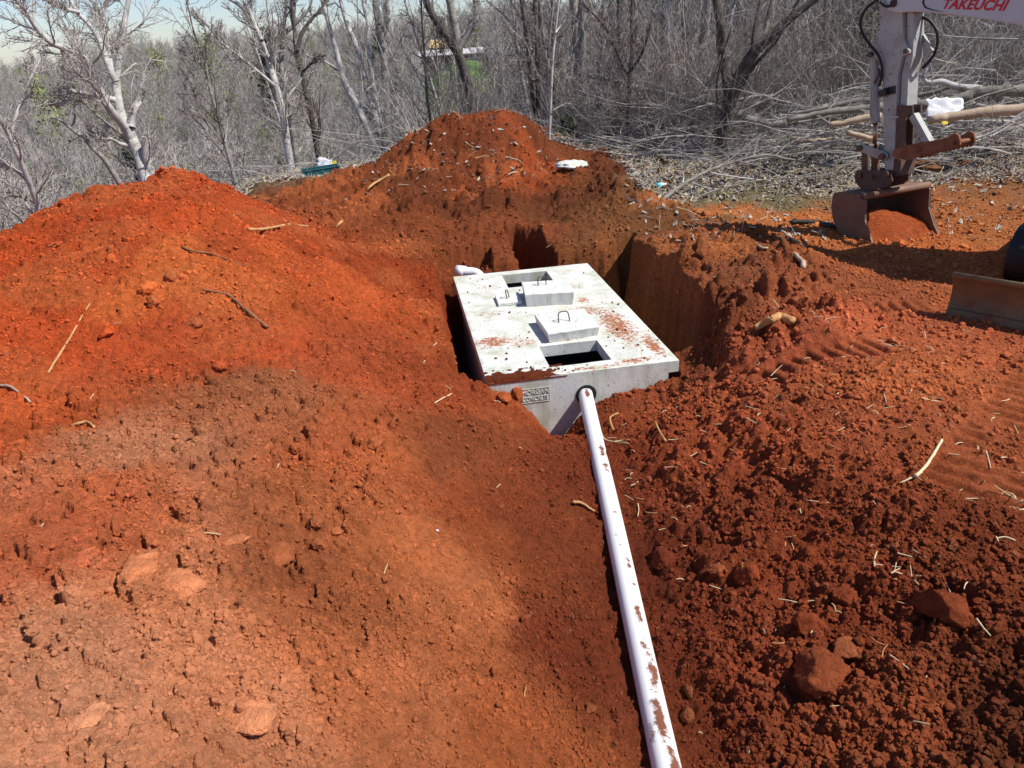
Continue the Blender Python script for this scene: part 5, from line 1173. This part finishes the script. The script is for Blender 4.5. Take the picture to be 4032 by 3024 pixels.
# stones and clods big enough to point at
def rock(name, label, cat, px, py, wpx, hpx, m, seed, flat=.6, yaw=None, rough=.18, group=None, sink=.42, z=None):
    c = on_soil(px, py + hpx * .3) if z is None else at_z(px, py, z); dist = np.linalg.norm(c - np.array([0, 0, CAM_H])); s = wpx / FPX * dist / 2
    import bmesh
    b = bmesh.new(); bmesh.ops.create_icosphere(b, subdivisions=4, radius=1); rg = np.random.default_rng(seed)
    v = np.array([q.co[:] for q in b.verts]); ax = rg.uniform(.75, 1.1, 3)
    for _ in range(7):                                            # knock flat facets off
        d = rg.normal(0, 1, 3); d /= np.linalg.norm(d); k = v @ d; lim = rg.uniform(.55, .85); v = v - np.maximum(k - lim, 0)[:, None] * d
    n1 = fbm(v[:, 0] * 2.2 + seed, v[:, 1] * 2.2 + v[:, 2] * 1.7, 4, seed) - .5; n2 = np.abs(fbm(v[:, 0] * 5 + seed, v[:, 1] * 5 + v[:, 2] * 4, 4, seed + 9) - .5); n3 = fbm(v[:, 0] * 13 + v[:, 2] * 9, v[:, 1] * 13 - v[:, 2] * 7, 2, seed + 5) - .5
    v = v * (1 + n1 * 2.4 * rough + n2 * .42 + n3 * .22)[:, None]
    v = v * np.array([1., ax[1] * .85, flat]); an = rg.uniform(0, 6.28) if yaw is None else yaw; ca, sa = math.cos(an), math.sin(an)
    sc = s / max(abs(v[:, 0] * ca - v[:, 1] * sa).max(), 1e-3)
    v = np.column_stack([v[:, 0] * ca - v[:, 1] * sa, v[:, 0] * sa + v[:, 1] * ca, v[:, 2]]) * sc
    for q, co_ in zip(b.verts, v): q.co = co_
    me = bpy.data.meshes.new(name); b.to_mesh(me); b.free(); me.materials.append(m)
    if m in (M['clod'], M['clod_pale'], M['clod_orange']):
        me.materials.clear(); me.materials.append(M['rock']); a_ = me.attributes.new('tint', 'FLOAT_COLOR', 'POINT')
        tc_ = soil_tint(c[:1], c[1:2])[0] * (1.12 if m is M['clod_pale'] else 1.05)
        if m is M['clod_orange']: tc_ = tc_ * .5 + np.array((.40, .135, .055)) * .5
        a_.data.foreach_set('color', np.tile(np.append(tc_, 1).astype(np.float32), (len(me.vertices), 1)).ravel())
    for p in me.polygons: p.use_smooth = True
    o = bpy.data.objects.new(name, me); COL.objects.link(o); o.location = c + np.array([0, 0, flat * sc * (1 - 2 * sink)]); return tag(o, label, cat, group)
rock('flat_stone', 'large flat-topped brown clod casting shadow in the right foreground', 'clod', 3225, 2620, 200, 120, M['clod'], 1, .55, yaw=.2)
rock('soil_clod', 'upright rounded brown clod above the large flat-topped clod', 'clod', 3180, 2440, 120, 110, M['clod'], 2, .8)
rock('soil_clod', 'orange-brown flat clod behind the large flat-topped clod', 'clod', 3340, 2535, 130, 80, M['clod_orange'], 3, .45)
rock('soil_clod', 'rounded clod close right of the pipe middle with dark left side', 'clod', 2610, 2180, 110, 80, M['clod'], 4, .6)
rock('soil_clod', 'knobbly reddish clod near the pipe below the rounded clod', 'clod', 2820, 2225, 80, 70, M['clod_orange'], 5, .7)
rock('soil_clod', 'big crumbly clod at the right edge of the rough soil', 'clod', 3730, 2370, 190, 110, M['clod'], 6, .5)
rock('soil_clod', 'tall lump standing in the middle of the rough soil', 'clod', 2945, 2230, 110, 120, M['clod'], 8, .9)
rock('soil_clod', 'lump with a pale chip in the rough soil right of the tall lump', 'clod', 3330, 2330, 110, 100, M['clod'], 9, .8)
rock('soil_lump', 'lump of brown soil leaning on the tank front beside the maker panel', 'clod', 2035, 1548, 66, 60, M['clod'], 45, 1.1)
rock('soil_lump', 'low brown soil lump beside the lump that covers the maker panel', 'clod', 1985, 1560, 70, 40, M['clod'], 46, .6)
rock('orange_stone', 'small bright orange stone near the lower end of the pipe', 'stone', 2705, 2805, 52, 50, M['clod_orange'], 10, .8)
rock('orange_stone', 'small tall orange stone beside the pipe above the bright one', 'stone', 2712, 2715, 34, 55, M['clod_orange'], 11, 1.2)
rock('orange_stone', 'flat orange pebble on the left bank near the pipe foot', 'stone', 2325, 2780, 52, 30, M['clod_orange'], 12, .5)
rock('pale_clod', 'big angular pale clod with dark shadow beneath in the dry crust', 'clod', 1095, 2150, 140, 140, M['clod_pale'], 13, .5, yaw=.9)
rock('pale_clod', 'flat pale clod with crescent shadow, left of the big angular one', 'clod', 555, 2215, 150, 90, M['clod_pale'], 14, .4)
rock('pale_clod', 'round flat pale clod left of the crescent-shadow clod', 'clod', 330, 2190, 135, 90, M['clod_pale'], 15, .4)
rock('pale_clod', 'wide sloping pale slab of crust below the crescent-shadow clod', 'clod', 700, 2270, 220, 130, M['clod_pale'], 16, .3, yaw=.4)
rock('pale_clod', 'slab of crust with black gap under its lower lip', 'clod', 895, 2120, 190, 110, M['clod_pale'], 17, .3)
rock('orange_stone', 'reddish cube-like clod at the edge of the dry crust near the dark patch', 'stone', 1250, 2040, 60, 55, M['clod_orange'], 18, .8)
rock('orange_stone', 'pale orange stone below the reddish cube-like clod', 'stone', 1325, 2085, 50, 55, M['clod_pale'], 19, .8)
rock('orange_stone', 'dark round clod left of the pale orange stone', 'stone', 1255, 2135, 60, 45, M['clod'], 20, .7)
rock('orange_stone', 'reddish lumpy stone above the dry crust near the trench slope', 'stone', 1475, 1735, 62, 48, M['clod_orange'], 21, .7)
rock('orange_stone', 'smaller reddish stone left of the lumpy one near the trench slope', 'stone', 1235, 1730, 42, 40, M['clod_orange'], 22, .8)
rock('pale_clod', 'broad lip of crust at the bottom with a ragged black hole', 'clod', 990, 2800, 210, 110, M['clod_pale'], 23, .35, yaw=.1)
rock('pale_clod', 'shallow plate of pale crust at the bottom left', 'clod', 350, 2800, 130, 90, M['clod_pale'], 24, .3)
rock('mound_stone', 'dark rock sitting in the middle of the mound face', 'stone', 585, 1135, 60, 46, M['clod'], 25, .7)
rock('mound_stone', 'orange rock just below the dark rock on the mound face', 'stone', 600, 1180, 60, 44, M['clod_orange'], 26, .7)
rock('mound_stone', 'jagged rock in the pale stony streak near the mound top', 'stone', 680, 1085, 62, 56, M['clod_orange'], 27, .8)
rock('mound_stone', 'flat tan stone high on the mound beside a black crevice', 'stone', 672, 885, 60, 34, M['clod_pale'], 28, .5)
rock('mound_stone', 'tall tan stone on the lower right of the mound face', 'stone', 768, 1260, 66, 74, M['clod_orange'], 29, .9)
rock('mound_stone', 'pointed pale stone at the right foot of the mound', 'stone', 862, 1432, 66, 40, M['clod_pale'], 30, .7)
rock('mound_stone', 'dark flat stone left of the round hollow on the mound face', 'stone', 425, 1302, 55, 28, M['clod'], 31, .4)
rock('orange_slab', 'large flat orange slab of rock in front of the brush right of the arm', 'stone', 3650, 652, 140, 36, M['clod_orange'], 32, .25, yaw=.1)
rock('orange_slab', 'second flat orange rock further right in front of the brush', 'stone', 3805, 642, 88, 32, M['clod_orange'], 33, .3, yaw=.1)
rock('ochre_stone', 'yellow ochre stone beside the bucket hitch', 'stone', 3578, 674, 40, 26, M['ochre'], 34, .7)
rock('orange_slab', 'flat orange stone at the litter edge left of the bucket shadow', 'stone', 2853, 797, 46, 22, M['clod_orange'], 35, .4)
rock('orange_slab', 'pinkish flat stone lying below the litter edge by the boom shadow', 'stone', 2775, 840, 44, 24, M['clod_orange'], 36, .5)
rock('berm_clod', 'dark round clod sitting on the berm right of the pit', 'clod', 3145, 1165, 76, 70, M['clod'], 37, .8)
rock('berm_clod', 'dark lump on the crest of the pit bank right behind the tank', 'clod', 2765, 990, 58, 50, M['clod'], 38, .8)
rock('pile_boulder', 'orange boulder perched on the left summit of the far soil pile', 'stone', 1808, 470, 40, 44, M['clod_orange'], 39, .9)
rock('pile_boulder', 'dark clod below the perched orange boulder on the far soil pile', 'clod', 1775, 505, 46, 44, M['clod'], 40, .9)
rock('concrete_chunk', 'white crusted concrete chunk lodged in the soil right of the far pile', 'rubble', 2252, 655, 135, 38, M['concrete'], 41, .3, yaw=0., sink=.1)
rock('pale_stone', 'small white pebble on the bare trench slope', 'pebble', 1722, 2085, 14, 16, M['plastic_white'], 42, .8)
rock('sawn_wood', 'tan sawn wood end lying at the ridge edge left of the teal tray', 'wood', 1172, 676, 44, 28, M['split'], 43, .8)
rock('wood_chip', 'pale wood chunk at the top of the pit bank by the bent root', 'wood', 3160, 1092, 52, 20, M['clod_pale'], 44, .5)

# rubbish
c = on_soil(1265, 692) 
tray = root('plastic_tray', c, 'dark teal plastic tray lying on the ridge at the left of the far pile', 'tray')
def TR(v):
    v = np.asarray(v, float).reshape(-1, 3); an = .32; return c + np.column_stack([v[:, 0] * math.cos(an) - v[:, 1] * math.sin(an), v[:, 0] * math.sin(an) + v[:, 1] * math.cos(an), v[:, 2] + .02 + .05 * v[:, 0]])
tb = MB(); w_, d_2, h_ = .31, .14, .11
for lo, hi in (((-w_, -d_2, 0), (w_, d_2, .008)), ((-w_, -d_2 - .006, .0), (w_, -d_2, h_)), ((-w_, d_2, 0), (w_, d_2 + .006, h_)), ((-w_ - .006, -d_2, 0), (-w_, d_2, h_)), ((w_, -d_2, 0), (w_ + .006, d_2, h_))): tb.box(lo, hi, TR)
tb.build('tray_box', M['teal'], tray)
rm = MB()
for lo, hi in (((-w_ - .018, -d_2 - .018, h_), (w_ + .018, -d_2 + .002, h_ + .012)), ((-w_ - .018, d_2 - .002, h_), (w_ + .018, d_2 + .018, h_ + .012))): rm.box(lo, hi, TR)
rm.build('rim', M['teal'], tray)
for k in range(3): MB().box((-w_ + .12 + .2 * k, -d_2 - .014, .004), (-w_ + .14 + .2 * k, -d_2 - .0065, h_ - .002), TR).build('rib', M['teal'], tray)
def sheet(name, label, cat, px, py, w, h, m, seed, y=None, tilt=.5):
    ctr = on_soil(px, py) if y is None else at_y(px, py, y); a = np.linspace(-1, 1, 16); A_, B_ = np.meshgrid(a, a)
    n_ = fbm(A_ * 1.6 + seed, B_ * 1.6, 4, seed) - .5; edge = 1 + .5 * (fbm(np.arctan2(B_, A_) * 2, A_ * 0, 2, seed) - .5)
    X_, Y_ = A_ * w / 2 * edge, B_ * h / 2 * edge; Z_ = n_ * min(w, h) * .9
    o = grid_mesh(name, ctr[0] + X_, ctr[1] + Y_ * math.cos(tilt) * .6, ctr[2] + .04 + Y_ * math.sin(tilt) + Z_ * .6, m); s = o.modifiers.new('thick', 'SOLIDIFY'); s.thickness = .004; return tag(o, label, cat)
sheet('plastic_sheet', 'crumpled white plastic sheet caught under the logs right of the arm', 'plastic bag', 3712, 440, .46, .30, M['plastic_white'], 3, y=10.0, tilt=1.0)
sheet('plastic_bag', 'small crumpled white plastic bag behind the teal tray', 'plastic bag', 1283, 653, .28, .22, M['plastic_white'], 5, y=13.3, tilt=.9)
sheet('yellow_scrap', 'scrap of yellow plastic beside the white bag behind the teal tray', 'scrap', 1318, 650, .08, .1, M['yellow'], 6, y=13.4, tilt=.9)
sheet('yellow_scrap', 'yellow scrap in the brush under the split log right of the arm', 'scrap', 3718, 497, .08, .05, M['yellow'], 7, y=9.7, tilt=.9)
c = on_soil(2592, 742); bt_ = root('drink_bottle', c, 'crushed clear bottle with cyan label lying in the litter by the long bare branch', 'bottle')
MB().tube([c + np.array([-.07, 0, .035]), c + np.array([.05, .02, .04]), c + np.array([.085, .025, .045]), c + np.array([.11, .03, .045])], [.03, .032, .014, .012], 12).build('bottle_body', M['plastic_white'], bt_, smooth=True)
MB().tube([c + np.array([-.03, .006, .036]), c + np.array([.03, .016, .039])], .0335, 12).build('bottle_label', M['cyan'], bt_, smooth=True)
c = on_soil(1252, 672); MBo = MB().tube([c + np.array([0, .25, 0.0]), c + np.array([0, .25, .16])], .045, 12).build('white_jug', M['plastic_white'], None, smooth=True); tag(MBo, 'small white plastic container standing behind the teal tray', 'container')

# a stump and a little green at the wood's edge
st_ = manual('stump', 'dark rotten stump at the foot of the far pile on the right', 12.9, [(Z6((545,1010),(550,950),(560,930)), .10, .07, 0), (Z6((560,960),(575,920),(590,935)), .04, .01, 0), (Z6((530,960),(520,930),(515,915)), .03, .008, 0)], M['bark_dark'], M['twig_dark'], SP_BARE[:1], 60); st_['category'] = 'stump'
def bush(name, label, px, py, y, w, h, m, n, seed):
    c = at_y(px, py, y); c[2] = gz(c[0], c[1]) if True else c[2]; t = root(name, c, label, 'shrub'); rg = np.random.default_rng(seed)
    mb = MB()
    for s in range(7):
        p, r = wob_path(rg, c + np.array([rg.normal(0, w * .1), rg.normal(0, w * .1), -.05]), np.array([rg.normal(0, .3), rg.normal(0, .3), 1]), h * rg.uniform(.6, 1), .010, .003, 5, .1, .02); mb.tube(p, r, 4, caps=False)
    mb.build('stems', M['twig_dark'], t)
    fb = MB()
    for i in range(n):
        d = rg.normal(0, 1, 3); d /= np.linalg.norm(d); q = rg.random() ** .5; cl = np.floor(rg.random() * 9); off = np.array([math.sin(cl * 2.4) * w * .28, math.cos(cl * 1.7) * w * .25, (cl / 9 - .45) * h * .7])
        p = c + np.array([0, 0, h * .55]) + off + d * q * np.array([w * .24, w * .24, h * .2]); a, b = rg.normal(0, 1, 3), rg.normal(0, 1, 3); s = rg.uniform(.012, .03); a *= s * 2 / np.linalg.norm(a); b *= s / np.linalg.norm(b)
        fb.add([p - a, p + b, p + a, p - b], [(0, 1, 2, 3)])
    fb.build('leaves', m, t); return t
bush('cedar_shrub', 'dark green young cedar behind the logs left of the arm', 3390, 400, 14., 1.0, 2.4, M['needle'], 1500, 1)
bush('cedar_shrub', 'tall yellow-green cedar showing right behind the excavator arm', 3640, 300, 15., 1.2, 3.4, M['needle'], 2400, 2)
bush('honeysuckle_shrub', 'low bright green bush on the slope below the slim dark tree', 1060, 660, 15.5, .8, .9, M['bud'], 420, 3)
bush('green_seedling', 'small green leafy plant at the right end of the far soil pile', 2240, 535, 12.9, .4, .5, M['needle'], 260, 4)

# tangled brush of the pile itself
rng = np.random.default_rng(71); bp_ = MB()
for i in range(620):
    u = rng.random()
    if u < .72: x0 = rng.uniform(2.2, 9.5); y0 = rng.normal(11.2 if x0 > 4.4 else 12.9, .6)
    elif u < .9: x0, y0 = rng.uniform(1.6, 5.5), rng.normal(12.7, .5)
    else: x0, y0 = rng.uniform(-4.4, -1.2), rng.normal(13.6, .4)
    z0_ = gz(x0, y0) + (abs(rng.normal(0, .38)) if u < .72 else abs(rng.normal(0, .14)) if u < .9 else abs(rng.normal(0, .05)))
    an = rng.normal(0, .45) + (math.pi if rng.random() < .5 else 0)
    L_ = rng.uniform(.6, 2.4); p, r = wob_path(rng, np.array([x0, y0, z0_]), np.array([math.cos(an), math.sin(an) * .6, rng.normal(.02, .22)]), L_, rng.uniform(.004, .020), .003, 7, .09, -.012)
    g_ = ground_height(p[:, 0], p[:, 1], False); p[:, 2] = np.maximum(p[:, 2], g_ + .02)
    bp_.tube(p, r, 5, caps=False)
    paths = []; branch(rng, paths, p, r, 0, [(5, .45, .2, 20, 55, .02, .15, 4, .0032), (2, .5, .2, 25, 60, 0, .2, 3, .0026)])
    for q, qr, l in paths: bp_.tube(q, qr, 3, caps=False)
bo2 = bp_.build('brush_tangle', M['twig']); tag(bo2, kind='stuff')

# leaf litter and dead grass
leaf = []
for k in range(4):
    rg = np.random.default_rng(k); leaf.append(MB().add([(-.035, 0, 0), (-.012, .016, .008), (.02, .012, .004), (.04, 0, .012), (.015, -.015, .0), (-.015, -.013, .01)], [(0, 1, 2), (0, 2, 3, 4), (0, 4, 5)]).mesh('leaf', M['dead_leaf'] if k < 3 else M['brown_leaf']))
for k in range(2): leaf.append(MB().tube([(-.09, 0, .004), (0, .01 * k, .012), (.1, -.01, .003)], .0028, 4).mesh('stem', M['straw'] if k else M['twig']))
def fn(rng):
    u = rng.random()
    if u < .62:
        x = rng.uniform(.9, 10.5); y = 9.2 + 5.5 * rng.random(); lim = 9.7 - .15 * max(0, x - 3) + .4 * math.sin(x * 2.3) + rng.normal(0, .25); k = 1. if y > lim else .025
        if x < 1.8: k *= (y > 12.2)
    elif u < .80: x = rng.uniform(-4.6, -1.0); y = rng.uniform(12.3, 15); k = .6
    elif u < .90: x, y = rng.normal(-.6, .8), rng.normal(11.2, .5); k = .02
    else: x, y = rng.uniform(1.6, 7.5), rng.uniform(7, 10); k = .06
    return x, y, k
P, rng = scatter_region(80000, fn, 73); P[:, 2] = ground_height(P[:, 0], P[:, 1]) + .008
gn_scatter('leaf_litter', P, np.column_stack([rng.normal(0, .5, len(P)), rng.normal(0, .5, len(P)), rng.uniform(0, 6.28, len(P))]), rng.uniform(.5, 1.5, len(P)), rng.choice(6, len(P), p=[.24, .24, .18, .1, .14, .1]), leaf)

# straw bits in the right foreground
straws = []
for k in range(5):
    rg = np.random.default_rng(40 + k); L_ = [.03, .05, .075, .10, .06][k]
    straws.append(MB().tube(smooth_path([(-L_ / 2, 0, 0), (0, rg.normal(0, L_ * .08), rg.uniform(0, .01)), (L_ / 2, rg.normal(0, L_ * .05), .004)], 3), [.0024] * 3 + [.002] * 3 + [.0012], 5).mesh('straw_bit', M['straw'] if k < 4 else M['root']))
def fn(rng):
    u = rng.random()
    if u < .6: x, y = rng.uniform(.65, 2.9), rng.uniform(1.4, 4.6); k = .5
    elif u < .8: x, y = rng.uniform(1.6, 4.0), rng.uniform(4.2, 7.8); k = .5
    elif u < .87: a = [(2.33, 2.75), (1.62, 2.35), (2.35, 5.0), (2.7, 4.6)][int(rng.integers(4))]; x, y = rng.normal(a[0], .06), rng.normal(a[1], .06); k = 1.
    else: x, y = rng.uniform(-3.5, .4), rng.uniform(1.5, 8); k = .3
    return x, y, k
P, rng = scatter_region(330, fn, 75); P[:, 2] = ground_height(P[:, 0], P[:, 1]) + .006
gn_scatter('straw_litter', P, np.column_stack([rng.normal(0, .2, len(P)), rng.normal(0, .25, len(P)), rng.uniform(0, 6.28, len(P))]), rng.uniform(.6, 1.5, len(P)), rng.integers(0, 5, len(P)), straws)

# crumbs and small clods of soil
import bmesh
crumbs = []
for k in range(7):
    b = bmesh.new(); bmesh.ops.create_icosphere(b, subdivisions=2, radius=1); v = np.array([q.co[:] for q in b.verts]); rg = np.random.default_rng(60 + k)
    for _ in range(5):
        d = rg.normal(0, 1, 3); d /= np.linalg.norm(d); kk = v @ d; v = v - np.maximum(kk - rg.uniform(.5, .8), 0)[:, None] * d
    v = v * (1 + (fbm(v[:, 0] * 2.5 + k, v[:, 1] * 2.5 + v[:, 2] * 2, 3, k) - .5) * .7)[:, None] * np.array([1, rg.uniform(.7, 1), rg.uniform(.6, .85)])
    for q, c_ in zip(b.verts, v): q.co = c_
    me = bpy.data.meshes.new('crumb'); b.to_mesh(me); b.free(); me.materials.append(M['crumb']); crumbs.append(me)
rng = np.random.default_rng(81); NC = 260000
rad_ = 1.6 * (13.5 / 1.6) ** rng.random(NC); aa = np.radians(rng.uniform(-46, 46, NC)); cx, cy_ = rad_ * np.sin(aa), rad_ * np.cos(aa)
X, Y = tank_xy(cx, cy_)
right = sstep(.60, .9, cx) * (1 - sstep(4.4, 6.5, cy_)); clus = sstep(.40, .62, fbm(cx * 2.3, cy_ * 2.3, 3, 83))
keep = rng.random(NC) < np.where(right > .5, .35 + .65 * clus, .22 + .55 * clus)
keep &= ~((X > -.02) & (X < TANK_W + .02) & (Y > -.02) & (Y < TANK_L + .02)); keep &= np.abs(cx - (PIPE0[0] + PIPE_D[0] * np.clip((PIPE0[1] - cy_) / (PIPE0[1] - PIPE1[1]), 0, 1.6))) > .075
keep &= ~((cx > 2.2) & (cy_ > 10.5))
for s_, q_, m1 in track_mask(cx, cy_): keep &= m1 < .3
cx, cy_, right, clus = cx[keep], cy_[keep], right[keep], clus[keep]; n = len(cx)
size = .0030 + .006 * rng.random(n) ** 2 + np.where(right > .5, .020, .010) * rng.random(n) ** 7 + .016 * (rng.random(n) < .012) * clus
size *= np.clip(np.hypot(cx, cy_) / 4.5, .8, 1.8)
cz_ = ground_height(cx, cy_) + size * .12
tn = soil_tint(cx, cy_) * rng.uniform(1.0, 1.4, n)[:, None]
pk = rng.random(n) < .07; tn[pk] = tn[pk] * .4 + np.array((.36, .13, .06)) * .6
gn_scatter('soil_crumbs', np.column_stack([cx, cy_, cz_]), rng.uniform(0, 6.28, (n, 3)), size, rng.integers(0, 7, n), crumbs, tint=tn)
# crumbs on the tank and on the lids
n = 900; X = rng.uniform(.02, TANK_W - .02, n); Y = rng.uniform(.02, TANK_L - .02, n)
wgt = .10 + .9 * np.exp(-((Y - .06) / .12) ** 2) * (X < .9) + .5 * np.exp(-((X - 1.32) / .14) ** 2) * (Y < 1.6) + .35 * np.exp(-((Y - .7) / .3) ** 2)
ok_ = (rng.random(n) < wgt)
for h in (H1, H2): ok_ &= ~((X > h[0] - .02) & (X < h[1] + .02) & (Y > h[2] - .02) & (Y < h[3] + .02))
for l in ((.56, 1.08, .6, 1.16), (.57, 1.09, 1.48, 1.99), (.32, .6, 1.64, 1.97)): ok_ &= ~((X > l[0]) & (X < l[1]) & (Y > l[2]) & (Y < l[3]))
X, Y = X[ok_], Y[ok_]; n = len(X); sz = .003 + .012 * rng.random(n) ** 4
gn_scatter('tank_crumbs', TK(np.column_stack([X, Y, sz * .3])), rng.uniform(0, 6.28, (n, 3)), sz, rng.integers(0, 7, n), crumbs, tint=np.tile(np.array((.12, .045, .025)), (n, 1)))

for o in list(bpy.data.objects):
    if '_o' in o: del o['_o']
